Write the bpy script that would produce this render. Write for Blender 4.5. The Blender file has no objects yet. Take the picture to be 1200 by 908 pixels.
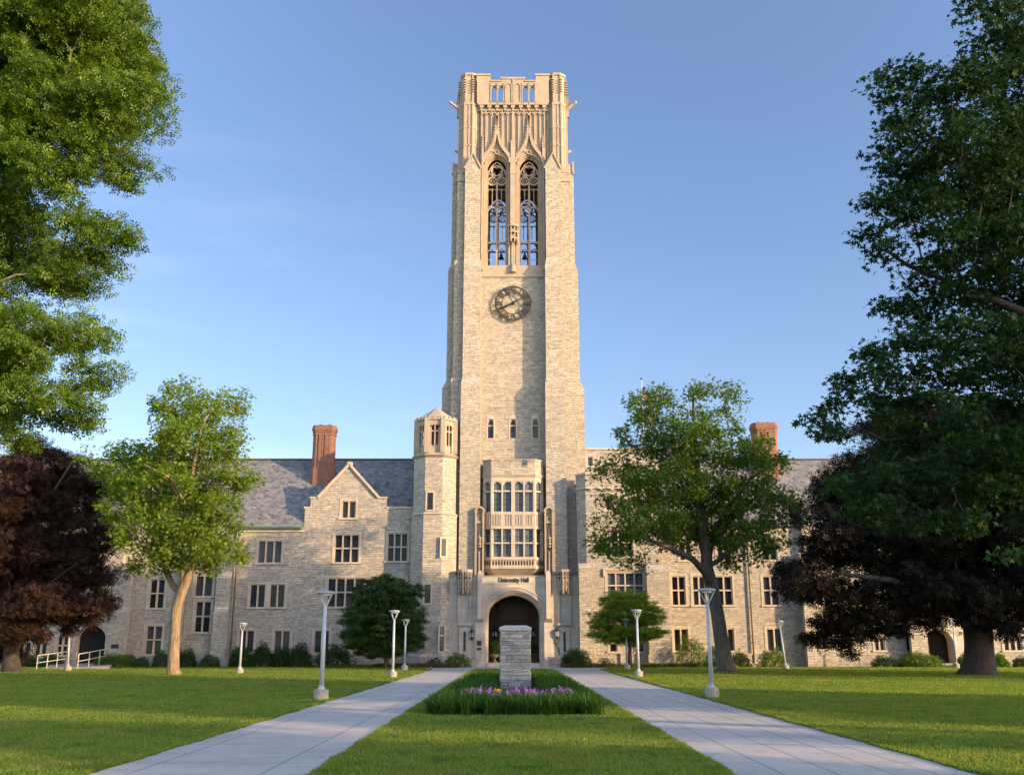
import bpy, math, random
import numpy as np
from mathutils import Vector, Matrix
R = math.radians
C = bpy.context.scene.collection
scene = bpy.context.scene
random.seed(5); rng = np.random.default_rng(11)

# ------------------------------------------------------------ camera, sky, sun, exposure
F_PX, TILT, CAM_H = 1150.0, R(14.71), 1.8
cam = bpy.data.cameras.new('camera'); cam_o = bpy.data.objects.new('camera', cam); C.objects.link(cam_o)
cam.sensor_width = 36; cam.lens = F_PX/1200*36; cam.clip_end = 3000
cam_o.location = (0, 0, CAM_H); cam_o.rotation_euler = (R(90)+TILT, 0, 0)
scene.camera = cam_o
SUN_EL, SUN_AZ = R(12.8), R(60)           # azimuth measured from the direction facing the facade, towards the right
sdir = Vector((math.sin(SUN_AZ)*math.cos(SUN_EL), -math.cos(SUN_AZ)*math.cos(SUN_EL), math.sin(SUN_EL)))
world = bpy.data.worlds.new('World'); scene.world = world; world.use_nodes = True
wn, wl = world.node_tree.nodes, world.node_tree.links
bg = wn['Background']; sky = wn.new('ShaderNodeTexSky'); sky.sky_type = 'NISHITA'
sky.sun_disc = False; sky.sun_elevation = SUN_EL
sky.sun_rotation = math.atan2(sdir.x, sdir.y); sky.air_density = 1.0; sky.dust_density = 0.6; sky.ozone_density = 1.2
bg.inputs['Strength'].default_value = 0.15
# thin cirrus low in the sky
tc = wn.new('ShaderNodeTexCoord'); mp = wn.new('ShaderNodeMapping'); mp.inputs['Scale'].default_value = (1.2, 1.2, 6.5)
mp.inputs['Rotation'].default_value = (0.0, 0.25, 0.3)
nz = wn.new('ShaderNodeTexNoise'); nz.inputs['Scale'].default_value = 2.2; nz.inputs['Detail'].default_value = 6; nz.inputs['Roughness'].default_value = .55
cr = wn.new('ShaderNodeValToRGB'); cr.color_ramp.elements[0].position = .47; cr.color_ramp.elements[1].position = .78
sx = wn.new('ShaderNodeSeparateXYZ'); mr = wn.new('ShaderNodeMapRange')
mr.inputs[1].default_value = .52; mr.inputs[2].default_value = .12; mr.inputs[3].default_value = 0; mr.inputs[4].default_value = 1
mu = wn.new('ShaderNodeMath'); mu.operation = 'MULTIPLY'; mu2 = wn.new('ShaderNodeMath'); mu2.operation = 'MULTIPLY'; mu2.inputs[1].default_value = .5
mx = wn.new('ShaderNodeMix'); mx.data_type = 'RGBA'; mx.inputs[7].default_value = (3.3, 3.4, 3.6, 1)
wl.new(tc.outputs['Generated'], mp.inputs[0]); wl.new(mp.outputs[0], nz.inputs['Vector']); wl.new(nz.outputs[0], cr.inputs[0])
wl.new(tc.outputs['Generated'], sx.inputs[0]); wl.new(sx.outputs[2], mr.inputs[0])
wl.new(cr.outputs[0], mu.inputs[0]); wl.new(mr.outputs[0], mu.inputs[1]); wl.new(mu.outputs[0], mu2.inputs[0])
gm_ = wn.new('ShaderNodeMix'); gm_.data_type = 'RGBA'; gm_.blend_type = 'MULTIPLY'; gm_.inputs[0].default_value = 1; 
# sky tint added for fill light: dimmed ahead, brighter and warmer behind the viewer
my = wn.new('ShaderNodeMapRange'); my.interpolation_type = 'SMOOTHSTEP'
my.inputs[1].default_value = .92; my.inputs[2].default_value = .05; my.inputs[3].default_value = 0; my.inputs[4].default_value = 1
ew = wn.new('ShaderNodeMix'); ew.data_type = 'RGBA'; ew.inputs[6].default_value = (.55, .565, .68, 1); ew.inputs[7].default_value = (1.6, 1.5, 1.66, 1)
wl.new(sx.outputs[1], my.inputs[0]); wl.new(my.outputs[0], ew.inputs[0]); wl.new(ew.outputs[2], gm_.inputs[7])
mx_ = wn.new('ShaderNodeMapRange'); mx_.inputs[1].default_value = .05; mx_.inputs[2].default_value = -.35; wl.new(sx.outputs[0], mx_.inputs[0])

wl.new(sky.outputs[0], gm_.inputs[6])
mc = wn.new('ShaderNodeMath'); mc.operation = 'MULTIPLY'; wl.new(mu2.outputs[0], mc.inputs[0]); wl.new(mx_.outputs[0], mc.inputs[1])
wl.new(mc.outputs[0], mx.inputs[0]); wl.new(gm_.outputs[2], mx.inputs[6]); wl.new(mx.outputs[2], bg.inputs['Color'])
sun = bpy.data.lights.new('sun', 'SUN'); sun.energy = 3.5; sun.angle = R(.53); sun.color = (1.0, .70, .38)
sun_o = bpy.data.objects.new('sun', sun); C.objects.link(sun_o); sun_o.rotation_euler = sdir.to_track_quat('Z', 'Y').to_euler()
vs = scene.view_settings; vs.view_transform = 'Standard'; vs.look = 'None'; vs.gamma = 1; vs.use_curve_mapping = False
vs.exposure = 1.46

# ------------------------------------------------------------ measuring helpers (photo pixel + distance -> metres)
cT, sT = math.cos(TILT), math.sin(TILT)
def P(px, py, Y):
    a, v = (px-600)/F_PX, (454-py)/F_PX
    k = Y/(cT-v*sT); return Vector((a*k, Y, CAM_H+(sT+v*cT)*k))
def G(px, py):
    a, v = (px-600)/F_PX, (454-py)/F_PX
    k = -CAM_H/(sT+v*cT); return Vector((a*k, (cT-v*sT)*k, 0))
def PZ(py, Y): return P(600, py, Y).z
def PX(px, py, Y): return P(px, py, Y).x
def rect(x0, y0, x1, y1, Y):                 # photo box on a wall plane -> u0,u1,z0,z1
    ym = (y0+y1)/2; return (PX(x0, ym, Y), PX(x1, ym, Y), PZ(y1, Y), PZ(y0, Y))

# ------------------------------------------------------------ object helpers
ORG = {}
def link(name, me, mat=None, parent=None):
    o = bpy.data.objects.new(name, me); C.objects.link(o)
    if mat: me.materials.append(mat)
    if parent: o.parent = parent
    ORG[o] = ORG.get(parent, Vector((0, 0, 0))).copy() if parent else Vector((0, 0, 0))
    return o
def tag(o, label, cat=None, group=None, kind=None):
    if label: o['label'] = label
    if cat: o['category'] = cat
    if group: o['group'] = group
    if kind: o['kind'] = kind
    return o
def thing(name, label, cat, loc=(0, 0, 0), group=None):
    o = bpy.data.objects.new(name, None); C.objects.link(o); o.location = loc; o.empty_display_size = .3
    ORG[o] = Vector(loc); return tag(o, label, cat, group)
def copy_tree(o, parent=None):
    c = o.copy(); C.objects.link(c); ORG[c] = ORG[o].copy()
    if parent: c.parent = parent
    for ch in list(o.children):
        if ch is not c: copy_tree(ch, c)
    return c
class MB:
    def __init__(s): s.v = []; s.f = []; s.tf = None
    def add(s, vs_, fs):
        n = len(s.v)
        if s.tf: vs_ = [s.tf(*q) for q in vs_]
        s.v += [tuple(q) for q in vs_]; s.f += [tuple(i+n for i in f) for f in fs]
    def box(s, x0, x1, y0, y1, z0, z1):
        s.add([(x0,y0,z0),(x1,y0,z0),(x1,y1,z0),(x0,y1,z0),(x0,y0,z1),(x1,y0,z1),(x1,y1,z1),(x0,y1,z1)],
              [(0,3,2,1),(4,5,6,7),(0,1,5,4),(1,2,6,5),(2,3,7,6),(3,0,4,7)])
    def hexa(s, b, t):                        # bottom quad, top quad
        s.add(list(b)+list(t), [(0,3,2,1),(4,5,6,7),(0,1,5,4),(1,2,6,5),(2,3,7,6),(3,0,4,7)])
    def loft(s, rings, cap=True, closed=True):
        n = len(rings[0]); vs_ = [p for r in rings for p in r]; fs = []
        for i in range(len(rings)-1):
            for j in range(n if closed else n-1):
                k = (j+1) % n; fs.append((i*n+j, i*n+k, (i+1)*n+k, (i+1)*n+j))
        if cap: fs += [tuple(range(n-1, -1, -1)), tuple(range((len(rings)-1)*n, len(rings)*n))]
        s.add(vs_, fs)
    def prism(s, cx, cy, n, r0, z0, r1, z1, rot=0, cap=True):   # apothem radii
        q = 1/math.cos(math.pi/n)
        s.loft([[(cx+r*q*math.cos(rot+2*math.pi*(i+.5)/n), cy+r*q*math.sin(rot+2*math.pi*(i+.5)/n), z) for i in range(n)] for r, z in ((r0, z0), (r1, z1))], cap)
    def lathe(s, cx, cy, prof, n=16):
        s.loft([[(cx+r*math.cos(2*math.pi*i/n), cy+r*math.sin(2*math.pi*i/n), z) for i in range(n)] for r, z in prof])
    def plate(s, poly, w0, w1):               # polygon in (u,z), extruded in w (second axis)
        n = len(poly); vs_ = [(u, w0, z) for u, z in poly]+[(u, w1, z) for u, z in poly]
        s.add(vs_, [tuple(range(n)), tuple(range(2*n-1, n-1, -1))]+[(i, n+i, n+(i+1) % n, (i+1) % n) for i in range(n)])
    def bar(s, pts, hw, hd=None):             # rectangular moulding following (u,w,z) points in the wall plane
        hd = hd or hw; rings = []
        for i, p in enumerate(pts):
            a = Vector(pts[max(i-1, 0)]); b = Vector(pts[min(i+1, len(pts)-1)]); d = (b-a).normalized()
            nrm = Vector((-d.z, 0, d.x)); nrm = nrm.normalized() if nrm.length > 1e-6 else Vector((1, 0, 0)); w = Vector((0, 1, 0)); p = Vector(p)
            rings.append([tuple(p+nrm*hw-w*hd), tuple(p-nrm*hw-w*hd), tuple(p-nrm*hw+w*hd), tuple(p+nrm*hw+w*hd)])
        s.loft(rings)
    def tube(s, pts, rad, n=6, cap=True):
        rings = []; up = Vector((.31, .52, .79))
        for i, p in enumerate(pts):
            a = Vector(pts[max(i-1, 0)]); b = Vector(pts[min(i+1, len(pts)-1)]); d = (b-a)
            d = d.normalized() if d.length > 1e-9 else Vector((0, 0, 1))
            u = d.cross(up).normalized(); v = d.cross(u); r = rad[i] if hasattr(rad, '__len__') else rad
            rings.append([tuple(Vector(p)+(u*math.cos(2*math.pi*j/n)+v*math.sin(2*math.pi*j/n))*r) for j in range(n)])
        s.loft(rings, cap)
    def ring(s, uc, zc, w, r, t, n=20, a0=0, a1=2*math.pi):
        pts = [(uc+r*math.cos(a0+(a1-a0)*i/n), w, zc+r*math.sin(a0+(a1-a0)*i/n)) for i in range(n+1)]; s.bar(pts, t)
    def build(s, name, mat, parent=None, smooth=False):
        me = bpy.data.meshes.new(name); off = ORG.get(parent, Vector((0, 0, 0))) if parent else Vector((0, 0, 0))
        me.from_pydata([(x-off.x, y-off.y, z-off.z) for x, y, z in s.v], [], s.f)
        import bmesh
        bm = bmesh.new(); bm.from_mesh(me); bmesh.ops.recalc_face_normals(bm, faces=bm.faces); bm.to_mesh(me); bm.free()
        if smooth:
            for p in me.polygons: p.use_smooth = True
        return link(name, me, mat, parent)

# ------------------------------------------------------------ materials
class NT:
    def __init__(s, name):
        s.m = bpy.data.materials.new(name); s.m.use_nodes = True; s.n = s.m.node_tree.nodes; s.l = s.m.node_tree.links
        s.b = s.n['Principled BSDF']; s.out = s.n['Material Output']
    def node(s, t, **kw):
        q = s.n.new(t)
        for k, v in kw.items(): setattr(q, k, v)
        return q
    def put(s, sock, v):
        if isinstance(v, bpy.types.NodeSocket): s.l.new(v, sock)
        elif v is not None: sock.default_value = v
    def math(s, op, a, b=None, c=None):
        q = s.node('ShaderNodeMath', operation=op); s.put(q.inputs[0], a); s.put(q.inputs[1], b)
        if c is not None: s.put(q.inputs[2], c)
        return q.outputs[0]
    def vmath(s, op, a, b=None):
        q = s.node('ShaderNodeVectorMath', operation=op); s.put(q.inputs[0], a); s.put(q.inputs[1], b)
        return q.outputs['Value' if op in ('DOT_PRODUCT', 'LENGTH') else 'Vector']
    def noise(s, scale, detail=4, rough=.55, vec=None, dist=0):
        q = s.node('ShaderNodeTexNoise'); q.inputs['Scale'].default_value = scale; q.inputs['Detail'].default_value = detail
        q.inputs['Roughness'].default_value = rough; q.inputs['Distortion'].default_value = dist
        if vec is not None: s.l.new(vec, q.inputs['Vector'])
        return q.outputs[0]
    def pos(s): return s.node('ShaderNodeNewGeometry').outputs['Position']
    def mix(s, f, a, b, mode='MIX'):
        q = s.node('ShaderNodeMix', data_type='RGBA', blend_type=mode); s.put(q.inputs[0], f); s.put(q.inputs[6], a); s.put(q.inputs[7], b); return q.outputs[2]
    def ramp(s, f, stops):
        q = s.node('ShaderNodeValToRGB'); el = q.color_ramp.elements
        while len(el) < len(stops): el.new(.5)
        for e, (p, c) in zip(el, stops): e.position = p; e.color = (c if len(c) == 4 else (*c, 1)) if hasattr(c, '__len__') else (c, c, c, 1)
        s.l.new(f, q.inputs[0]); return q.outputs[0]
    def bump(s, h, strength=.3, dist=.02):
        q = s.node('ShaderNodeBump'); q.inputs['Strength'].default_value = strength; q.inputs['Distance'].default_value = dist
        s.l.new(h, q.inputs['Height']); s.l.new(q.outputs[0], s.b.inputs['Normal'])
    def uv(s):                                # (along the wall, height) for any upright face
        g = s.node('ShaderNodeNewGeometry'); t = s.vmath('NORMALIZE', s.vmath('CROSS_PRODUCT', g.outputs['True Normal'], (0, 0, 1)))
        u = s.vmath('DOT_PRODUCT', g.outputs['Position'], t); sp = s.node('ShaderNodeSeparateXYZ'); s.l.new(g.outputs['Position'], sp.inputs[0])
        return u, sp.outputs[2], g.outputs['Position']
    def comb(s, x, y, z=0.0):
        q = s.node('ShaderNodeCombineXYZ'); s.put(q.inputs[0], x); s.put(q.inputs[1], y); s.put(q.inputs[2], z); return q.outputs[0]
    def brick(s, vec, w, h, c1, c2, mo, ms=.012, off=.5, sq=1, sf=2, bias=0):
        q = s.node('ShaderNodeTexBrick', offset=off, squash=sq, squash_frequency=sf); s.l.new(vec, q.inputs['Vector'])
        for k, v in (('Scale', 1), ('Brick Width', w), ('Row Height', h), ('Mortar Size', ms), ('Mortar Smooth', .3), ('Bias', bias)): q.inputs[k].default_value = v
        for k, v in (('Color1', c1), ('Color2', c2), ('Mortar', mo)): s.put(q.inputs[k], v if not isinstance(v, tuple) else (*v[:3], 1))
        return q
def plain(name, col, rough=.6, metal=0, nscale=3, var=.12, bump=0):
    t = NT(name); n = t.noise(nscale, 5, vec=t.pos())
    c = t.mix(t.ramp(n, [(.3, 0), (.7, 1)]), tuple(x*(1-var) for x in col)+(1,), tuple(min(1, x*(1+var)) for x in col)+(1,))
    t.l.new(c, t.b.inputs['Base Color']); t.b.inputs['Roughness'].default_value = rough; t.b.inputs['Metallic'].default_value = metal
    if bump: t.bump(t.noise(nscale*6, 4, vec=t.pos()), bump, .02)
    return t.m
def ashlar(name, base=(.43, .37, .275), dark=(.25, .21, .16), hgt=.22, wid=.46, mortar=(.17, .15, .125)):
    t = NT(name); u, z, pos = t.uv()
    wob = t.math('MULTIPLY', t.math('SUBTRACT', t.noise(.9, 2, vec=pos), .5), .07)
    row = t.math('FLOOR', t.math('DIVIDE', z, hgt))
    wn_ = t.node('ShaderNodeTexWhiteNoise', noise_dimensions='1D'); t.l.new(row, wn_.inputs['W'])
    u2 = t.math('ADD', t.math('MULTIPLY', u, t.math('ADD', t.math('MULTIPLY', wn_.outputs[0], .8), .65)), t.math('MULTIPLY', wn_.outputs[0], 37))
    A = t.brick(t.comb(u2, z), wid, hgt, base, dark, mortar, .03)
    B = t.brick(t.comb(t.math('ADD', u, wob), z), wid*.62, hgt/2, base, dark, mortar, .017, sq=.6, sf=3)
    ce = t.vmath('FLOOR', t.comb(t.math('DIVIDE', u, wid*1.9), t.math('DIVIDE', z, hgt)))
    w2 = t.node('ShaderNodeTexWhiteNoise', noise_dimensions='3D'); t.l.new(ce, w2.inputs['Vector'])
    sel = t.math('GREATER_THAN', w2.outputs[0], .56)
    col = t.mix(sel, A.outputs[0], B.outputs[0]); fac = t.mix(sel, A.outputs[1], B.outputs[1])
    # per block tone, warm / grey spread, weather stains
    vt = t.node('ShaderNodeTexVoronoi', feature='F1'); vt.inputs['Scale'].default_value = 1.0
    t.l.new(t.comb(t.math('MULTIPLY', u, 3.0), t.math('MULTIPLY', z, 6.0)), vt.inputs['Vector'])
    sv = t.node('ShaderNodeSeparateColor'); t.l.new(vt.outputs['Color'], sv.inputs[0])
    col = t.mix(t.math('MULTIPLY', sv.outputs[0], .55), col, (.49, .43, .335, 1))
    col = t.mix(t.math('MULTIPLY', t.math('GREATER_THAN', sv.outputs[1], .80), .6), col, (.19, .165, .14, 1))
    col = t.mix(t.math('MULTIPLY', t.math('GREATER_THAN', sv.outputs[2], .88), .35), col, (.46, .33, .22, 1))
    st = t.ramp(t.noise(.22, 6, .65, vec=pos), [(.42, 0), (.72, 1)])
    col = t.mix(t.math('MULTIPLY', st, .3), col, (.27, .24, .20, 1))
    sp = t.node('ShaderNodeMapping'); sp.inputs['Scale'].default_value = (1.6, 1.6, .12); t.l.new(pos, sp.inputs[0])
    col = t.mix(t.math('MULTIPLY', t.ramp(t.noise(1, 4, vec=sp.outputs[0]), [(.55, 0), (.75, 1)]), .28), col, (.22, .2, .17, 1))
    col = t.mix(t.math('MULTIPLY', t.noise(9, 3, vec=pos), .22), col, (.60, .53, .41, 1))
    t.l.new(col, t.b.inputs['Base Color']); t.b.inputs['Roughness'].default_value = .95
    h = t.math('ADD', t.math('MULTIPLY', t.math('SUBTRACT', 1, fac), .6), t.math('ADD', t.math('MULTIPLY', t.noise(7, 5, .7, vec=pos), .5), t.math('MULTIPLY', sv.outputs[0], .35)))
    t.bump(h, 1.0, .09); return t.m
def limestone(name, col=(.50, .425, .335), joint=True):
    t = NT(name); u, z, pos = t.uv()
    n = t.ramp(t.noise(.9, 6, .6, vec=pos), [(.3, 0), (.75, 1)])
    c = t.mix(n, tuple(x*1.08 for x in col)+(1,), tuple(x*.74 for x in col)+(1,))
    sp = t.node('ShaderNodeMapping'); sp.inputs['Scale'].default_value = (2.2, 2.2, .2); t.l.new(pos, sp.inputs[0])
    c = t.mix(t.math('MULTIPLY', t.ramp(t.noise(1, 5, vec=sp.outputs[0]), [(.5, 0), (.75, 1)]), .4), c, (.22, .19, .155, 1))
    if joint:
        b = t.brick(t.comb(u, z), 1.15, .55, (1, 1, 1), (.86, .87, .88), (.62, .6, .58), .012)
        c = t.mix(1.0, c, b.outputs[0], 'MULTIPLY')
    t.l.new(c, t.b.inputs['Base Color']); t.b.inputs['Roughness'].default_value = .88
    t.bump(t.noise(14, 5, vec=pos), .25, .02); return t.m
def slate(name):
    t = NT(name); pos = t.pos(); sp = t.node('ShaderNodeSeparateXYZ'); t.l.new(pos, sp.inputs[0])
    b = t.brick(t.comb(t.math('ADD', sp.outputs[0], t.math('MULTIPLY', sp.outputs[1], .37)), sp.outputs[2]), .42, .24, (.085, .081, .078), (.17, .16, .148), (.05, .055, .065), .02, bias=-.1)
    vt = t.node('ShaderNodeTexVoronoi', feature='F1'); t.l.new(t.comb(t.math('MULTIPLY', sp.outputs[0], 2.6), t.math('MULTIPLY', sp.outputs[2], 5.0)), vt.inputs['Vector']); vt.inputs['Scale'].default_value = 1
    sv = t.node('ShaderNodeSeparateColor'); t.l.new(vt.outputs['Color'], sv.inputs[0])
    c = t.mix(t.math('MULTIPLY', sv.outputs[0], .5), b.outputs[0], (.235, .215, .19, 1))
    c = t.mix(t.math('MULTIPLY', t.math('GREATER_THAN', sv.outputs[1], .8), .6), c, (.052, .050, .050, 1))
    t.l.new(c, t.b.inputs['Base Color']); t.b.inputs['Roughness'].default_value = .75
    t.bump(t.math('ADD', b.outputs[1], t.math('MULTIPLY', sv.outputs[0], .6)), .5, .03); return t.m
def redbrick(name):
    t = NT(name); u, z, pos = t.uv()
    b = t.brick(t.comb(u, z), .24, .085, (.23, .075, .035), (.135, .045, .026), (.20, .14, .11), .012)
    c = t.mix(t.math('MULTIPLY', t.ramp(t.noise(.8, 5, vec=pos), [(.45, 0), (.75, 1)]), .5), b.outputs[0], (.13, .06, .045, 1))
    t.l.new(c, t.b.inputs['Base Color']); t.b.inputs['Roughness'].default_value = .9; t.bump(b.outputs[1], .4, .02); return t.m
def leaded(name, col=(.018, .022, .027), gu=.24, gz=.34, line=.09, lead=(.04, .04, .038), rough=.12):
    t = NT(name); u, z, pos = t.uv()
    fu = t.math('LESS_THAN', t.math('FRACT', t.math('DIVIDE', u, gu)), line); fz = t.math('LESS_THAN', t.math('FRACT', t.math('DIVIDE', z, gz)), line*.8)
    m = t.math('MAXIMUM', fu, fz)
    ce = t.vmath('FLOOR', t.comb(t.math('DIVIDE', u, gu), t.math('DIVIDE', z, gz)))
    w2 = t.node('ShaderNodeTexWhiteNoise', noise_dimensions='3D'); t.l.new(ce, w2.inputs['Vector'])
    c = t.mix(t.math('MULTIPLY', w2.outputs[0], .5), (*col, 1), tuple(x*2.4+.006 for x in col)+(1,))
    c = t.mix(t.ramp(t.noise(.35, 3, vec=pos), [(.4, 0), (.65, 1)]), c, tuple(x*.45 for x in col)+(1,))
    oi = t.node('ShaderNodeObjectInfo').outputs['Random']; c = t.mix(t.math('MULTIPLY', t.math('GREATER_THAN', oi, .72), .55), c, (.085, .095, .10, 1))
    c = t.mix(t.math('MULTIPLY', t.math('LESS_THAN', oi, .14), .4), c, (.12, .11, .09, 1))
    c = t.mix(m, c, (*lead, 1)); t.l.new(c, t.b.inputs['Base Color'])
    t.l.new(t.math('ADD', t.math('MULTIPLY', m, .5), rough), t.b.inputs['Roughness']); t.b.inputs['Specular IOR Level'].default_value = .15
    t.bump(w2.outputs[0], .25, .012); return t.m
def foliage(name, c1, c2, c3, trans=.45, gloss=.55, patch=None):
    t = NT(name); g = t.node('ShaderNodeNewGeometry'); r = g.outputs['Random Per Island']
    n = t.ramp(t.noise(.35, 3, vec=g.outputs['Position']), [(.35, 0), (.65, 1)])
    c = t.ramp(r, [(0, c1), (.55, c2), (1, c3)]); c = t.mix(t.math('MULTIPLY', n, .4), c, c3)
    if patch:
        dp = t.ramp(t.noise(.45, 6, .7, vec=g.outputs['Position']), [(.52, 0), (.66, 1)]); c = t.mix(t.math('MULTIPLY', dp, .65), c, patch)
        dk = t.ramp(t.noise(1.1, 5, .7, vec=g.outputs['Position']), [(.5, 0), (.62, 1)]); c = t.mix(t.math('MULTIPLY', dk, .45), c, (.03, .075, .012, 1))
    t.l.new(c, t.b.inputs['Base Color']); t.b.inputs['Roughness'].default_value = gloss; t.b.inputs['Specular IOR Level'].default_value = .12 if sum(c2[:3]) < .09 else .3
    tr = t.node('ShaderNodeBsdfTranslucent'); hs = t.node('ShaderNodeHueSaturation'); hs.inputs['Saturation'].default_value = 1.15; hs.inputs['Value'].default_value = 1.5; hs.inputs['Hue'].default_value = .487
    t.l.new(c, hs.inputs['Color']); t.l.new(hs.outputs[0], tr.inputs['Color'])
    ms = t.node('ShaderNodeMixShader'); ms.inputs[0].default_value = trans
    t.l.new(t.b.outputs[0], ms.inputs[1]); t.l.new(tr.outputs[0], ms.inputs[2]); t.l.new(ms.outputs[0], t.out.inputs[0]); return t.m
def bark(name, col):
    t = NT(name); pos = t.pos(); mp_ = t.node('ShaderNodeMapping'); mp_.inputs['Scale'].default_value = (7, 7, 1.4); t.l.new(pos, mp_.inputs[0])
    n = t.noise(1, 7, .65, vec=mp_.outputs[0], dist=.6)
    c = t.mix(t.ramp(n, [(.35, 0), (.65, 1)]), tuple(x*.45 for x in col)+(1,), tuple(x*1.25 for x in col)+(1,))
    t.l.new(c, t.b.inputs['Base Color']); t.b.inputs['Roughness'].default_value = .95; t.bump(n, .9, .08); return t.m
def lawn_mat():
    t = NT('lawn_grass'); pos = t.pos(); sp = t.node('ShaderNodeSeparateXYZ'); t.l.new(pos, sp.inputs[0])
    a = t.ramp(t.noise(.12, 5, .6, vec=pos), [(.35, 0), (.68, 1)]); b = t.noise(2.2, 6, .7, vec=pos); d = t.noise(30, 3, .7, vec=pos)
    c = t.mix(a, (.058, .125, .030, 1), (.088, .155, .040, 1)); c = t.mix(t.math('MULTIPLY', b, .5), c, (.045, .10, .014, 1))
    c = t.mix(t.math('MULTIPLY', t.ramp(d, [(.45, 0), (.7, 1)]), .55), c, (.14, .20, .045, 1))
    dp = t.ramp(t.noise(.45, 6, .7, vec=pos), [(.56, 0), (.68, 1)]); c = t.mix(t.math('MULTIPLY', dp, .5), c, (.17, .16, .05, 1))
    st = t.math('SINE', t.math('MULTIPLY', t.math('ADD', sp.outputs[1], t.math('MULTIPLY', t.noise(.1, 2, vec=pos), 3)), 3.1))
    c = t.mix(t.math('MULTIPLY', t.math('GREATER_THAN', st, 0), .22), c, (.13, .20, .04, 1))
    t.l.new(c, t.b.inputs['Base Color']); t.b.inputs['Roughness'].default_value = .9; t.b.inputs['Specular IOR Level'].default_value = .2
    t.bump(t.math('ADD', d, t.noise(110, 2, vec=pos)), 1.0, .05); return t.m
def concrete(name, along_x, base=(.37, .325, .272), jx=(), edge=1.2, slabs=True):
    t = NT(name); pos = t.pos(); sp = t.node('ShaderNodeSeparateXYZ'); t.l.new(pos, sp.inputs[0]); x, y = sp.outputs[0], sp.outputs[1]
    n = t.ramp(t.noise(.5, 7, .65, vec=pos), [(.3, 0), (.7, 1)])
    c = t.mix(n, tuple(q*.84 for q in base)+(1,), tuple(q*1.1 for q in base)+(1,))
    c = t.mix(t.math('MULTIPLY', t.noise(40, 3, vec=pos), .3), c, (.22, .205, .19, 1))
    # slab to slab tone
    ce = t.vmath('FLOOR', t.comb(t.math('DIVIDE', x, 1.7), t.math('DIVIDE', y, 1.5)))
    w2 = t.node('ShaderNodeTexWhiteNoise', noise_dimensions='3D'); t.l.new(ce, w2.inputs['Vector'])
    c = t.mix(t.math('MULTIPLY', w2.outputs[0], .26), c, (.42, .38, .33, 1))
    mask = t.math('LESS_THAN', t.math('PINGPONG', y, .75), .022)
    for j in jx: mask = t.math('MAXIMUM', mask, t.math('LESS_THAN', t.math('ABSOLUTE', t.math('SUBTRACT', x, j)), .022))
    cracks = t.node('ShaderNodeTexVoronoi', feature='DISTANCE_TO_EDGE'); cracks.inputs['Scale'].default_value = .55
    wv = t.vmath('ADD', pos, t.vmath('MULTIPLY', t.node('ShaderNodeTexNoise').outputs[1], (.6, .6, 0))); t.l.new(wv, cracks.inputs['Vector'])
    ck = t.math('MULTIPLY', t.math('LESS_THAN', cracks.outputs[0], .006), t.math('GREATER_THAN', t.noise(.3, 2, vec=pos), .52))
    c = t.mix(t.math('MULTIPLY', mask, .8), c, (.12, .14, .125, 1)); c = t.mix(t.math('MULTIPLY', ck, .5), c, (.17, .16, .14, 1))
    st = t.ramp(t.noise(1.3, 5, .7, vec=pos), [(.5, 0), (.72, 1)]); c = t.mix(t.math('MULTIPLY', st, .5), c, (.19, .175, .15, 1))
    s2 = t.ramp(t.noise(.25, 6, .75, vec=pos), [(.48, 0), (.6, 1)]); c = t.mix(t.math('MULTIPLY', s2, .35), c, (.40, .35, .29, 1))
    t.l.new(c, t.b.inputs['Base Color']); t.b.inputs['Roughness'].default_value = .85
    t.bump(t.math('SUBTRACT', t.noise(25, 5, vec=pos), t.math('MULTIPLY', mask, 1.5)), .3, .012); return t.m

M = dict(
    stone=ashlar('ashlar_stone'), lime=limestone('limestone'), trim=limestone('trim_stone', (.44, .36, .265), False),
    dressed=limestone('dressed_stone', (.325, .258, .185), False),
    slate=slate('slate_shingles'), brick=redbrick('red_brick'), glass=leaded('dark_leaded_glass'),
    glass_b=leaded('blue_leaded_glass', (.055, .075, .095), .30, .42, .13, (.14, .14, .135), .25),
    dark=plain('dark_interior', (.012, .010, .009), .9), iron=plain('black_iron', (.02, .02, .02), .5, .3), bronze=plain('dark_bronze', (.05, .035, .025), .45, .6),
    clockm=plain('clock_metal', (.035, .034, .022), .5, .5), copper=plain('green_copper', (.12, .17, .13), .7), pipe=plain('brown_pipe', (.07, .04, .03), .5),
    lampw=plain('grey_white_paint', (.30, .325, .35), .45, 0, 5, .06), lamptop=plain('lamp_cap', (.26, .28, .30), .4, .2), conc=plain('footing_concrete', (.24, .215, .18), .9, 0, 6, .25, .4),
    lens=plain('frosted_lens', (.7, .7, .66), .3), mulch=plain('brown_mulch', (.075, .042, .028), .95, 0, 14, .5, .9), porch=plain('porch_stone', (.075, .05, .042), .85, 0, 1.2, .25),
    rail=plain('rail_paint', (.33, .31, .27), .5), cap=plain('cap_stone', (.34, .33, .30), .9, 0, 5, .25, .4), wood=plain('dark_wood', (.045, .025, .018), .6),
)

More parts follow.
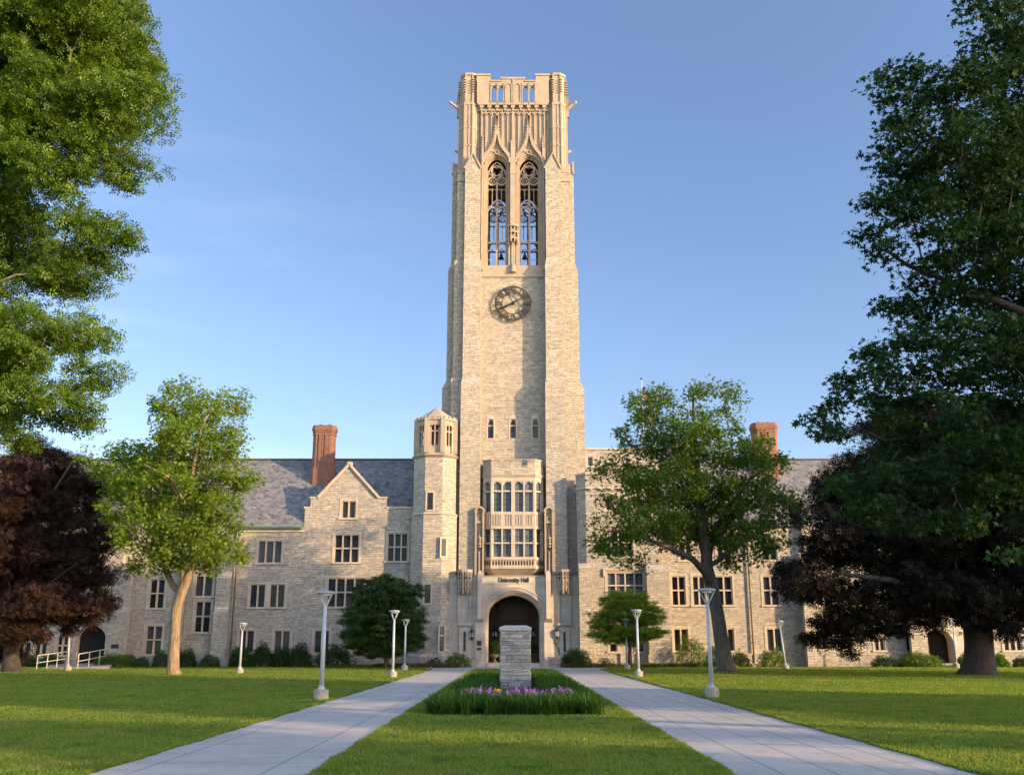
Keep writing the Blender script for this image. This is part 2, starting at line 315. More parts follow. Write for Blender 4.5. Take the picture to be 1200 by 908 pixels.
# ============================================================ SETTING: ground, paths
M['lawn'] = lawn_mat()
g = MB(); g.add([(-900,-300,0),(900,-300,0),(900,1500,0),(-900,1500,0)], [(0,1,2,3)])
tag(g.build('ground', M['lawn']), None, kind='structure')
XL0, XL1, XR0, XR1 = G(105,908).x-.05, G(365,908).x, G(858,908).x, G(1150,908).x     # path edges (straight, parallel to the view)
YE = 78.5
def sheet(name, x0, x1, y0, y1, z, mat):
    b = MB(); b.add([(x0,y0,z),(x1,y0,z),(x1,y1,z),(x0,y1,z)], [(0,1,2,3)]); return tag(b.build(name, mat), None, kind='structure')
M['path_a'] = concrete('concrete_path_a', False, jx=(XL1-.75, XL0+.55))
M['path_b'] = concrete('concrete_path_b', False, jx=(XR0+.75, XR0+1.55, XR0+2.35, XR1-.6))
M['plaza'] = concrete('concrete_forecourt', False, jx=())
sheet('path', XL0, XL1, -20, YE, .006, M['path_a']); sheet('path', XR0, XR1, -20, YE, .006, M['path_b'])
sheet('forecourt', -6.9, 7.6, YE, 87.7, .010, M['plaza'])
sheet('path', -46, -30.5, 78.5, 80.2, .006, M['plaza'])
def soil(x0, x1, y0, y1, z=.012):
    b = MB(); n = max(2, int((x1-x0)/1.2)); b.add([(x0+(x1-x0)*i/n, y0+random.uniform(-.18, .18), z) for i in range(n+1)]+[(x0+(x1-x0)*i/n, y1, z) for i in range(n+1)], [(i, i+1, n+2+i, n+1+i) for i in range(n)])
    return tag(b.build('planting_bed', M['mulch']), None, kind='structure')
soil(-60, -6.95, 84.2, 89.5); soil(7.65, 26.5, 83.6, 88.5); soil(26.5, 62, 85, 89.0)

# ============================================================ UNIVERSITY BUILDING
HC = Vector((0.1, 90, 0))
hall = thing('university_hall', 'long pale stone collegiate gothic hall with a tall clock tower over its arched entrance', 'building', HC)
TX, TY, D0 = 0.1, 95.1, 5.1
def face_tf(k):
    def f(u, w, z):
        d = D0-w
        return [(TX+u, TY-d, z), (TX+d, TY+u, z), (TX-u, TY+d, z), (TX-d, TY-u, z)][k]
    return f
def flat(Y): return lambda u, w, z: (u, Y+w, z)
def panel(mb, u0, u1, z0, z1, holes=(), depth=.35, w=0.0):
    us = sorted({u0, u1, *[h[0] for h in holes], *[h[1] for h in holes]}); zs = sorted({z0, z1, *[h[2] for h in holes], *[h[3] for h in holes]})
    us = [u for u in us if u0-1e-6 <= u <= u1+1e-6]; zs = [z for z in zs if z0-1e-6 <= z <= z1+1e-6]
    for a, b in zip(us, us[1:]):
        for c, d in zip(zs, zs[1:]):
            mu_, mz = (a+b)/2, (c+d)/2
            if any(h[0] < mu_ < h[1] and h[2] < mz < h[3] for h in holes): continue
            mb.add([(a, w, c), (b, w, c), (b, w, d), (a, w, d)], [(0, 1, 2, 3)])
    for h in holes:
        a, b, c, d = h[:4]
        mb.add([(a,w,c),(b,w,c),(b,w,d),(a,w,d),(a,w+depth,c),(b,w+depth,c),(b,w+depth,d),(a,w+depth,d)], [(0,1,5,4),(1,2,6,5),(2,3,7,6),(3,0,4,7)])
def arch_pts(uc, wd, zs, rise, k=1.0, n=10):
    r = wd/2*k; th = math.acos(max(-1, min(1, (r-wd/2)/r))); H_ = r*math.sin(th); L = []
    for i in range(n+1):
        t = th*i/n; L.append((uc-wd/2+r-r*math.cos(t), zs+r*math.sin(t)/H_*rise))
    return L+[(2*uc-u, z) for u, z in reversed(L[:-1])]
def arch_panel(mb, u0, u1, z0, z1, ops, depth=.6, w=0.0):
    x = u0
    def q(a, b, c, d): mb.add([(a,w,c),(b,w,c),(b,w,d),(a,w,d)], [(0,1,2,3)])
    for uc, wd, zb, zs, rise, k in sorted(ops):
        a, b = uc-wd/2, uc+wd/2
        q(x, a, z0, z1)
        if zb > z0: q(a, b, z0, zb)
        pts = arch_pts(uc, wd, zs, rise, k)
        for p, r in zip(pts, pts[1:]): mb.add([(p[0],w,p[1]),(r[0],w,r[1]),(r[0],w,z1),(p[0],w,z1)], [(0,1,2,3)])
        loop = [(a, zb)]+pts+[(b, zb)]
        for p, r in zip(loop, loop[1:]+loop[:1]): mb.add([(p[0],w,p[1]),(r[0],w,r[1]),(r[0],w+depth,r[1]),(p[0],w+depth,p[1])], [(0,1,2,3)])
        x = b
    q(x, u1, z0, z1)
def window(tf, u0, u1, z0, z1, cols=2, rows=1, parent=None, glass='glass', split=None, hood=False, mull=.13, lip=.17, name='window', depth=.26):
    f = MB(); f.tf = tf; j = .09
    for a, b, c, d in ((u0-lip, u0, z0-lip*.6, z1+lip), (u1, u1+lip, z0-lip*.6, z1+lip), (u0, u1, z1, z1+lip)): f.box(a, b, -.035, .02, c, d)
    f.box(u0-lip-.05, u1+lip+.05, -.11, .12, z0-lip, z0)
    for a, b, c, d in ((u0, u0+j, z0, z1), (u1-j, u1, z0, z1), (u0+j, u1-j, z1-j, z1)): f.box(a, b, .03, depth+.03, c, d)
    cw = (u1-u0)/cols
    for i in range(1, cols): f.box(u0+cw*i-mull/2, u0+cw*i+mull/2, .04, depth+.03, z0, z1-j)
    zr = [z0+(z1-z0)*(split if split and rows == 2 else r/rows) for r in range(1, rows)]
    for z in zr:
        for i in range(cols): f.box(u0+(j if i == 0 else cw*i+mull/2), u0+(cw*(cols) - j if i == cols-1 else cw*(i+1)-mull/2), .05, depth+.03, z-.06, z+.06)
    if hood: f.box(u0-lip-.12, u1+lip+.12, -.17, .0, z1+lip+.003, z1+lip+.16); f.box(u0-lip-.12, u0-lip+.04, -.17, .0, z1-.35, z1+lip); f.box(u1+lip-.04, u1+lip+.12, -.17, .0, z1-.35, z1+lip)
    fo = f.build(name, M['trim'], parent)
    p = MB(); p.tf = tf; p.add([(u0, depth, z0), (u1, depth, z0), (u1, depth, z1), (u0, depth, z1)], [(0, 1, 2, 3)]); p.build('pane', M[glass], fo)
    # darker room behind is closed by the pane itself; the leaded pane is opaque to daylight
    return fo

# ---- clock tower shaft -------------------------------------------------------
z_g, zs1, zs2, zs3 = 0.0, PZ(440, 88.4), PZ(301, 88.6), PZ(196, 88.8)
zport = PZ(675.8, 87.6)
S = [(3.0, 4.85, 5.85, 6.75), (3.1, 4.75, 5.7, 6.38), (3.22, 4.75, 5.55, 6.1)]
lev = [(z_g, zs1), (zs1, zs2), (zs2, zs3)]
sh = MB()
for k in range(4):
    sh.tf = face_tf(k)
    for si, ((a, b), (i, o, H_, out)) in enumerate(zip(lev, S)):
        nx_ = S[si+1] if si < 2 else None; top = b-.75 if nx_ else b
        # recess wall
        for sg in (-1, 1):
            U = lambda p, q: (min(sg*p, sg*q), max(sg*p, sg*q))
            lo, hi = U(i, o); sh.box(lo, hi, -(out-D0), -(H_-D0), a, top)
            c, d = U(i, H_)
            if nx_:
                ni, no, nH, nout = nx_; lo2, hi2 = U(ni, no)
                sh.hexa([(lo,-(out-D0),top),(hi,-(out-D0),top),(hi,-(H_-D0),top),(lo,-(H_-D0),top)], [(lo2,-(nout-D0),b),(hi2,-(nout-D0),b),(hi2,-(H_-D0),b),(lo2,-(H_-D0),b)])
    sh.tf = None
for (a, b), (i, o, H_, out) in zip(lev, S):
    for sx_ in (-1, 1):
        for sy_ in (-1, 1):
            xs = sorted((TX+sx_*(i+.0), TX+sx_*H_)); ys = sorted((TY+sy_*i, TY+sy_*H_)); sh.box(xs[0], xs[1], ys[0], ys[1], a, b)
slit = [(-2.35, -1.83), (-.26, .26), (1.83, 2.35)]
zsl0, zsl1 = PZ(513.5, 90), PZ(491, 90); z_sill = PZ(324.5, 90)
for k in range(4):
    sh.tf = face_tf(k); holes = [(a, b, zsl0, zsl1) for a, b in slit]
    panel(sh, -3.3, 3.3, zport-.6 if k == 0 else 0, z_sill, holes, .4)
sh.tf = None
tower = sh.build('tower', M['stone'], hall)
for k in range(4):
    for a, b in slit:
        tf = face_tf(k); f = MB(); f.tf = tf
        f.box(a-.14, a, -.03, .3, zsl0-.1, zsl1); f.box(b, b+.14, -.03, .3, zsl0-.1, zsl1); f.box(a, b, -.05, .3, zsl0-.1, zsl0)
        um = (a+b)/2
        f.plate([(a-.14, zsl1), (a+.02, zsl1), (um, zsl1+.0), (b-.02, zsl1), (b+.14, zsl1), (b+.02, zsl1+.28), (um, zsl1+.45), (a-.02, zsl1+.28)], -.035, .02)
        f.plate([(a, zsl1), (a, zsl1-.5), (a+.08, zsl1-.2), (um, zsl1-.02)], .1, .2); f.plate([(b, zsl1), (um, zsl1-.02), (b-.08, zsl1-.2), (b, zsl1-.5)], .1, .2)
        f.box(a, b, .12, .2, zsl1-.68, zsl1-.56)
        fo = f.build('window', M['trim'], hall); p = MB(); p.tf = tf; p.add([(a,.28,zsl0),(b,.28,zsl0),(b,.28,zsl1),(a,.28,zsl1)], [(0,1,2,3)]); p.build('pane', M['glass_b'], fo)

# ---- belfry ------------------------------------------------------------------
bf = MB(); tr_ = MB(); lm = MB()
zb0, zsp, zap = PZ(311, 90), PZ(197, 90), PZ(181, 90)
z_pan = PZ(131, 90); zf0, zf1 = PZ(129.5, 89.6), PZ(121.5, 89.6); zpt = PZ(95, 89.6)
zm_side, zm_mid = PZ(87.5, 89.6), PZ(91.5, 89.6)
UC, OW, IW = 1.62, 2.44, 1.84
def orders(mb, uc, zb, depth_steps=((.06, 1.24, .07), (.28, 1.13, .07), (.5, 1.02, .07))):
    for w, h, t in depth_steps:
        pts = arch_pts(uc, 2*h, zsp, (zap-zsp)*h/1.22, 1.25, 8); full = [(uc-h, w, zb)]+[(u, w, z) for u, z in pts]+[(uc+h, w, zb)]
        mb.bar(full, t, .11)
for k in range(4):
    bf.tf = face_tf(k); tr_.tf = face_tf(k)
    arch_panel(bf, -3.3, 3.3, z_sill, z_pan, [(-UC, OW, zb0, zsp, zap-zsp, 1.25), (UC, OW, zb0, zsp, zap-zsp, 1.25)], .95)
    arch_panel(bf, -3.3, 3.3, z_sill, z_pan, [(-UC, OW-.3, zb0, zsp, zap-zsp-.1, 1.25), (UC, OW-.3, zb0, zsp, zap-zsp-.1, 1.25)], -.02, w=.95)
    # weathered sill
    bf.hexa([(-3.1,-.12,z_sill-.05),(3.1,-.12,z_sill-.05),(3.1,.9,z_sill-.05),(-3.1,.9,z_sill-.05)], [(-3.1,-.10,z_sill+.12),(3.1,-.10,z_sill+.12),(3.1,.95,zb0+.06),(-3.1,.95,zb0+.06)])
    # central pier, with the band offsets
    zc = PZ(163, 89.4)
    bf.box(-.27, .27, -.45, -.003, PZ(281, 89.6), PZ(190, 89.6)); bf.box(-.23, .23, -.36, -.003, PZ(190, 89.6), zc); bf.box(-.31, .31, -.5, .0, PZ(204, 89.6), PZ(203, 89.6))
    bf.box(-.16, .16, -.12, -.003, zb0-.6, PZ(281, 89.6)); bf.prism(0, -.1, 8, .30, PZ(318, 89.6), .22, PZ(309, 89.6))
    bf.box(-.12, .12, -.2, -.003, zc, zf0)
    # canopy lantern on the pier
    za, zb_ = PZ(281, 89.3), PZ(264, 89.3)
    for i in range(8):
        an = math.pi*2*(i+.5)/8; bf.box(.48*math.cos(an)-.055, .48*math.cos(an)+.055, -.35+.48*math.sin(an)-.055, -.35+.48*math.sin(an)+.055, za-.25, zb_)
    for z, r in ((za+.1, .5), ((za+zb_)/2, .52), (zb_-.12, .56), (zb_, .50)): bf.prism(0, -.35, 8, r, z, r, z+.13)
    # blind arcade ribs and heads
    zr0 = PZ(182, 89.6)
    for u in (-3.2, -2.75, -2.2, -1.1, -.55, .55, 1.1, 2.2, 2.75, 3.2):
        lowz = PZ(176 if abs(u) in (2.2, 1.1) else 186, 89.6)
        bf.box(u-.06, u+.06, -.16, -.003, lowz, z_pan)
    bf.box(-3.4, 3.4, -.2, -.003, z_pan-.02, z_pan+.14)
    hu = [-3.2, -2.75, -2.2, -1.62, -1.1, -.55, 0, .55, 1.1, 1.62, 2.2, 2.75, 3.2]
    for a, b in zip(hu, hu[1:]):
        pts = arch_pts((a+b)/2, b-a-.08, z_pan-.55, .38, 1.4, 4); bf.bar([(u, -.09, z) for u, z in pts], .045, .07)
        bf.plate([(u, z) for u, z in pts]+[(b-.04, z_pan-.02), (a+.04, z_pan-.02)], -.05, -.004)
    # ogee hoods with crockets
    for uc in (-UC, UC):
        for sg in (-1, 1):
            cv = [(1.30, 190), (1.26, 184), (1.02, 179.5), (.66, 174.5), (.38, 169.5), (.2, 163), (.1, 155), (.05, 145), (.0, 135)]
            bf.bar([(uc+sg*u, -.2, PZ(y, 89.6)) for u, y in cv], .10, .15)
            for t in range(1, 22):
                q = t/22*(len(cv)-2); i = int(q); fr = q-i; u = cv[i][0]*(1-fr)+cv[i+1][0]*fr; y = cv[i][1]*(1-fr)+cv[i+1][1]*fr
                if y < 182: zz = PZ(y, 89.6); bf.box(uc+sg*(u+.16)-.07, uc+sg*(u+.16)+.07, -.33, -.1, zz-.02, zz+.13)
        bf.prism(uc, -.2, 4, .12, PZ(136, 89.6), .02, PZ(132, 89.6))
        zz0 = PZ(176, 89.6)
        bf.ring(uc, zz0-.1, -.1, .2, .045, 10)
        orders(tr_, uc, zb0+.02)
    # flanking pinnacles beside the arches
    for sg in (-1, 1):
        u = sg*3.05; bf.box(u-.10, u+.10, -.4, -.003, z_sill+.6, PZ(172, 89.4))
        zz = PZ(172, 89.4); bf.prism(u, -.25, 4, .12, zz, .02, zz+1.5)
        for t in range(5): r = .17-.02*t; bf.box(u-r, u+r, -.25-r, -.25+r, zz+.12+.26*t, zz+.2+.26*t)
    # traceried lights
    w0 = .62
    for uc in (-UC, UC):
        h = IW/2
        for d in (0,): tr_.box(uc-.09, uc+.09, w0-.1, w0+.12, zb0, PZ(212, 90))
        zq = [PZ(y, 90) for y in (282, 240, 218)]
        for sg in (-1, 1):
            c2 = uc+sg*h/2
            tr_.box(uc+sg*h-.05 if sg > 0 else uc-h-.04, uc+sg*h+.04 if sg > 0 else uc-h+.05, w0-.1, w0+.12, zb0, zsp)
            tr_.box(c2-.035, c2+.035, w0-.07, w0+.1, PZ(236, 90), zq[2])
            tr_.box(c2-.03, c2+.03, w0-.02, w0+.08, zq[0], PZ(262, 90)) if False else None
            for zt in (PZ(289, 90)-.0, PZ(240, 90)):
                tr_.bar([(u, w0, z) for u, z in arch_pts(c2, h-.1, zt-.42, .36, 1.3, 5)], .05, .09)
            for sg2 in (-1, 1): tr_.bar([(u, w0, z) for u, z in arch_pts(c2+sg2*h/4, h/2-.05, PZ(219, 90)-.25, .24, 1.3, 4)], .035, .07)
            # quatrefoil
            zc4 = PZ(209.5, 90); tr_.ring(c2, zc4, w0, h/2-.02, .06, 16)
            for q in range(4): tr_.ring(c2+.24*math.cos(q*math.pi/2+.785), zc4+.24*math.sin(q*math.pi/2+.785), w0, .13, .03, 8)
        tr_.box(uc-h, uc+h, w0-.12, w0+.12, zq[0]-.1, zq[0]+.1); tr_.box(uc-h, uc+h, w0-.1, w0+.1, zq[1]-.06, zq[1]+.06)
        zr = PZ(197.5, 90); tr_.ring(uc, zr, w0, .56, .07, 20)
        for q in range(3): a0_ = q*2.094+.5; tr_.ring(uc+.27*math.cos(a0_), zr+.27*math.sin(a0_), w0, .26, .055, 12, a0_-1.9, a0_+1.6)
        for sg in (-1, 1): tr_.bar([(uc+sg*.9, w0, zr-.45), (uc+sg*.72, w0, zr+.15), (uc+sg*.35, w0, zr+.72), (uc, w0, zr+.95)], .06, .08); tr_.bar([(uc+sg*.04, w0, zr-.95), (uc+sg*.3, w0, zr-.62), (uc+sg*.85, w0, zr-.3)], .05, .08)
        
        # glazing bar low down
        tr_.box(uc-h, uc+h, w0+.02, w0+.05, PZ(302, 90)-.03, PZ(302, 90)+.03)
    # corbel frieze and open parapet
    bf.box(-3.6, 3.6, -.38, -.003, zf1-.12, zf1+.12); panel(bf, -3.7, 3.7, z_pan, zf1+.12)
    n = 9
    for i in range(n):
        u = -3.2+6.4*i/(n-1); bf.box(u-.20, u+.20, -.33, -.003, zf1-.42, zf1-.12); bf.box(u-.10, u+.10, -.26, -.003, zf0+.05, zf1-.42)
    zp0, zp1 = PZ(120.5, 89.6), PZ(100, 89.6)
    hol = [(s_*a if s_ > 0 else -b, s_*b if s_ > 0 else -a, zp0, zp1) for s_ in (-1, 1) for a, b in ((1.68, 2.22), (.98, 1.52))]
    panel(bf, -3.7, 3.7, zf1+.1, zpt, hol, .45, -.3); panel(bf, -3.7, 3.7, zf1+.1, zpt, hol, -.02, .15)
    for a, b, c, d in hol:
        um = (a+b)/2
        bf.plate([(a, d), (a, d-.45), (a+.09, d-.2), (um, d-.02)], -.2, .05); bf.plate([(b, d), (um, d-.02), (b-.09, d-.2), (b, d-.45)], -.2, .05)
        bf.box(a-.09, a-.01, -.38, -.303, c-.1, d+.25); bf.box(b+.01, b+.09, -.38, -.303, c-.1, d+.25)
    for sg in (-1, 1):
        a, b = sorted((sg*.08, sg*.8)); bf.bar([(a+.04, -.33, zp0)]+[(u, -.33, z) for u, z in arch_pts((a+b)/2, b-a-.08, zp1-.1, .35, 1.3, 5)]+[(b-.04, -.33, zp0)], .05, .05)
        a, b = sorted((sg*2.32, sg*3.75)); bf.box(a, b, -.3, .15, zpt, zm_side-.1); bf.box(a-.06, b+.06, -.38, .23, zm_side-.1, zm_side+.12)
        a, b = sorted((sg*1.22, sg*2.30)); bf.box(a, b, -.38, .23, zpt-.05, zpt+.12)
    bf.box(-1.2, 1.2, -.3, .15, zpt, zm_mid-.1); bf.box(-1.3, 1.3, -.38, .23, zm_mid-.1, zm_mid+.12); bf.box(-.05, .05, -.40, -.303, zf1, zm_mid-.1)
    # gabled heads of the buttresses
    i, o, H_, out = S[2]
    for sg in (-1, 1):
        a, b = sorted((sg*i, sg*o)); wa, wb = -(out-D0), -.25
        za, zp = zs3, PZ(180, 88.9)
        sh2 = MB(); sh2.tf = face_tf(k)
        sh2.plate([(a, za), (b, za), ((a+b)/2, zp)], wa+.02, wb)
        sh2.build('buttress_gable', M['stone'], hall)
        bf.bar([(a-.07, wa, za-.05), ((a+b)/2, wa, zp+.12), (b+.07, wa, za-.05)], .1, .09)
        # hood ribs
        c, d = sorted((sg*o, sg*H_)); bf.box(c+.02, d-.0, -(H_-D0)-.1, -(H_-D0)+.3, zs3-1.2, zs3-.9)
        bf.box(c+.02, d, -(H_-D0)-.06, -(H_-D0)+.3, zs3-.25, zs3+.08)
        bf.box(min(sg*o, sg*out), max(sg*o, sg*out), -(o-D0)-.0, -(i-D0)+.0, zs3, zs3+.01) if False else None
bf.tf = None; tr_.tf = None; lm.tf = None
# octagonal corner turrets
oc, orr = 4.50, .96; zo = PZ(86, 89.6)
for sx_ in (-1, 1):
    for sy_ in (-1, 1):
        cx, cy = TX+sx_*oc, TY+sy_*oc
        bf.prism(cx, cy, 8, orr, zs3-.4, orr, zf1+.2); bf.prism(cx, cy, 8, orr-.12, zf1+.2, orr-.12, zo-.15); bf.prism(cx, cy, 8, orr-.02, zo-.15, orr-.02, zo+.12)
        for z in (zf1-.1, PZ(150, 89.6), PZ(171, 89.6)): bf.prism(cx, cy, 8, orr+.06, z, orr+.06, z+.16)
        q = (orr+.03)/math.cos(math.pi/8)
        for i in range(8):
            an = 2*math.pi*(i+.5)/8; x, y = cx+q*math.cos(an), cy+q*math.sin(an); bf.box(x-.075, x+.075, y-.075, y+.075, zs3-.3, zf1+.1)
            am = 2*math.pi*i/8; x, y = cx+(orr+.02)*math.cos(am), cy+(orr+.02)*math.sin(am); bf.box(x-.04, x+.04, y-.04, y+.04, zs3-.3, zf1-.1)
            x, y = cx+(q-.12)*math.cos(an), cy+(q-.12)*math.sin(an); bf.box(x-.06, x+.06, y-.06, y+.06, zf1+.1, zo-.1)
        # crockets up the outer angles
        for i in range(8):
            an = 2*math.pi*(i+.5)/8; x, y = cx+(q+.02)*math.cos(an), cy+(q+.02)*math.sin(an)
            if (x-TX)*sx_ > oc+.5 or (y-TY)*sy_ > oc+.5:
                for t in range(6):
                    z = PZ(108, 89.6)+t*.28; bf.box(x-.11, x+.11, y-.11, y+.11, z, z+.1)
        # outer pinnacle and gargoyle
        px_, py_ = cx+sx_*(orr+.12), cy+sy_*.15
        zq0 = PZ(121, 89.6); bf.prism(px_, py_, 4, .17, zq0-1.2, .15, zq0); bf.prism(px_, py_, 4, .15, zq0, .02, zq0+2.0)
        for t in range(7): r = .23-.022*t; bf.box(px_-r, px_+r, py_-r, py_+r, zq0+.15+.25*t, zq0+.24+.25*t)
        gp = Vector((cx+sx_*orr*.8, cy+sy_*orr*.3, PZ(126, 89.6))); gd = Vector((sx_*.95, sy_*.3, .62)).normalized()
        bf.tube([gp, gp+gd*.55, gp+gd*1.05, gp+gd*1.45, gp+gd*1.6], [.24, .2, .13, .17, .05], 6)
bf.tf = None
bf.box(TX-4.4, TX+4.4, TY-4.4, TY+4.4, z_pan+.2, z_pan+.5)           # roof over the bells
bf.box(TX-4.6, TX+4.6, TY-4.6, TY+4.6, z_sill-.9, z_sill-.6)           # belfry floor
for sx_ in (-1, 1):
    for sy_ in (-1, 1):
        xs = sorted((TX+sx_*3.25, TX+sx_*4.9)); ys = sorted((TY+sy_*3.25, TY+sy_*4.9)); bf.box(xs[0], xs[1], ys[0], ys[1], zs3-.5, z_pan+.2)
bf.build('belfry', M['dressed'], hall)
tr_.build('tracery', M['dressed'], hall)
for ux, z in ((-1.2, 301), (1.2, 301)):
    b = MB(); zz = PZ(z, 92); b.lathe(TX+ux, TY-1.5, [(.02, zz+1.0), (.11, zz+.97), (.15, zz+.8), (.19, zz+.6), (.30, zz+.42), (.28, zz+.4), (.02, zz+.45)], 14); b.tube([(TX+ux, TY-1.5, zz+.85), (TX+ux, TY-1.5, zz+1.15)], .05); b.box(TX-3.8, TX+3.8, TY-1.56, TY-1.44, zz+1.1, zz+1.22)
    b.build('bell', M['iron'], hall)

# ---- clock ---------------------------------------------------------------------
ck = MB(); cz = PZ(356, 89.8); CY = 89.68
ck.tf = lambda u, w, z: (TX+u, CY+w, cz+z)
RO, RI = 1.72, 1.08
ck.ring(0, 0, 0, RO, .05, 48); ck.ring(0, 0, 0, RI, .035, 40); ck.ring(0, 0, 0, RO-.12, .018, 48)
NUM = {1:'I',2:'II',3:'III',4:'IIII',5:'V',6:'VI',7:'VII',8:'VIII',9:'IX',10:'X',11:'XI',12:'XII'}
for h, sname in NUM.items():
    a = math.pi/2-h*math.pi/6; rd = Vector((math.cos(a), 0, math.sin(a))); tg = Vector((math.sin(a), 0, -math.cos(a)))
    wds = {'I': .12, 'V': .26, 'X': .28}; tot = sum(wds[c] for c in sname); x = -tot/2
    for c in sname:
        wv = wds[c]
        def seg(xa, ra, xb, rb, t=.042): ck.bar([tuple(rd*ra+tg*xa), tuple(rd*rb+tg*xb)], t, .03)
        if c == 'I': seg(x+wv/2, RI+.02, x+wv/2, RO-.02)
        elif c == 'V': seg(x+.04, RO-.03, x+wv/2, RI+.03, .045); seg(x+wv-.04, RO-.03, x+wv/2, RI+.03, .025)
        else: seg(x+.04, RO-.03, x+wv-.04, RI+.03, .045); seg(x+wv-.04, RO-.03, x+.04, RI+.03, .025)
        x += wv
for i in range(4):
    a = i*math.pi/2+math.pi/4; ck.box(1.4*math.cos(a)-.04, 1.4*math.cos(a)+.04, 0, .3, 1.4*math.sin(a)-.04, 1.4*math.sin(a)+.04)
ck.box(-.07, .07, -.27, .28, -.07, .07)
clock = ck.build('clock', M['clockm'], hall)
for ang, L1, L0, w, t in ((math.pi/2+R(119), 1.15, .5, -.2, .085), (math.pi/2+R(33), 1.85, .5, -.28, .04)):
    b = MB(); b.tf = ck.tf; d = Vector((math.cos(ang), 0, math.sin(ang))); n_ = Vector((-d.z, 0, d.x)); W = Vector((0, w, 0))
    pl = [-d*L0-n_*t*1.3, d*L1*.72-n_*t, d*L1*.78-n_*t*2, d*L1, d*L1*.78+n_*t*2, d*L1*.72+n_*t, -d*L0+n_*t*1.3]
    b.plate([(q.x, q.z) for q in pl], w-.02, w+.02); b.build('clock_hand', M['iron'], clock)

# ---- oriel window ---------------------------------------------------------------
def opoly(off, front=1.98, half=2.75, yf=88.05, back=89.98):
    c = half-front
    return [(TX-half-off, back), (TX-half-off, yf+c-off*.41), (TX-front-off*.41, yf-off), (TX+front+off*.41, yf-off), (TX+half+off, yf+c-off*.41), (TX+half+off, back)]
def band(mb, z0, z1, o0, o1=None):
    o1 = o0 if o1 is None else o1; mb.loft([[(x, y, z0) for x, y in opoly(o0)], [(x, y, z1) for x, y in opoly(o1)]])
zo_ = lambda py: PZ(py, 88.1)
ob = MB()
for a, b, o0, o1 in ((666, 663.5, .02, .05), (655.5, 653.5, .08, .02), (663.5, 655.5, -.02, -.02), (668, 666, -.10, .10), (670.5, 668, -.34, -.12), (673, 670.5, -.6, -.36), (678, 673, -.9, -.62),
                     (619.5, 616, .0, .0), (603, 599.5, .0, .0), (616, 603, -.06, -.06), (653.5, 652.2, -.02, -.02), (564, 559.5, .0, .0), (559.5, 556.5, .0, .16)): band(ob, zo_(a), zo_(b), o0, o1)
oriel = ob.build('oriel', M['trim'], hall)
pb = MB(); band(pb, zo_(556.5), zo_(547), .02)
zc0, zc1 = zo_(547), zo_(539.8)
fr = 1.98
for a, b in ((-fr, -1.30), (-.78, .78), (1.30, fr)): pb.box(TX+a, TX+b, 88.05, 88.35, zc0, zc1)
for sg in (-1, 1):
    p0, p1 = (TX+sg*fr, 88.05), (TX+sg*2.75, 88.82); pb.hexa([(*p0, zc0), (*p1, zc0), (p1[0]-sg*.2, p1[1]+.2, zc0), (p0[0]-sg*.1, p0[1]+.3, zc0)], [(*p0, zc1), (*p1, zc1), (p1[0]-sg*.2, p1[1]+.2, zc1), (p0[0]-sg*.1, p0[1]+.3, zc1)])
    xs = sorted((TX+sg*2.75, TX+sg*2.5)); pb.box(xs[0], xs[1], 88.82, 89.97, zc0, zc1)
pb.build('oriel_parapet', M['stone'], oriel)
cp = MB()
for a, b in ((-fr, -1.26), (-.82, .82), (1.26, fr)): cp.box(TX+a-.04, TX+b+.04, 87.97, 88.42, zc1, zc1+.14)
for a, b in ((-1.26, -.82), (.82, 1.26)): cp.box(TX+a, TX+b, 87.98, 88.4, zc0, zc0+.1)
for sg in (-1, 1):
    p0, p1 = (TX+sg*(fr+.04), 87.98), (TX+sg*2.84, 88.80); cp.hexa([(*p0, zc1), (*p1, zc1), (p1[0]-sg*.3, p1[1]+.3, zc1), (p0[0]-sg*.1, p0[1]+.4, zc1)], [(*p0, zc1+.14), (*p1, zc1+.14), (p1[0]-sg*.3, p1[1]+.3, zc1+.14), (p0[0]-sg*.1, p0[1]+.4, zc1+.14)])
cp.build('oriel_coping', M['dressed'], oriel)  # darker stone colour paints in the shading that outlines the coping
def facet(p, q):
    p, q = Vector(p), Vector(q); t = (q-p).normalized(); n_ = Vector((-t.y, t.x)); L = (q-p).length
    return (lambda u, w, z: (p.x+t.x*u+n_.x*w, p.y+t.y*u+n_.y*w, z)), L
OP = opoly(0)
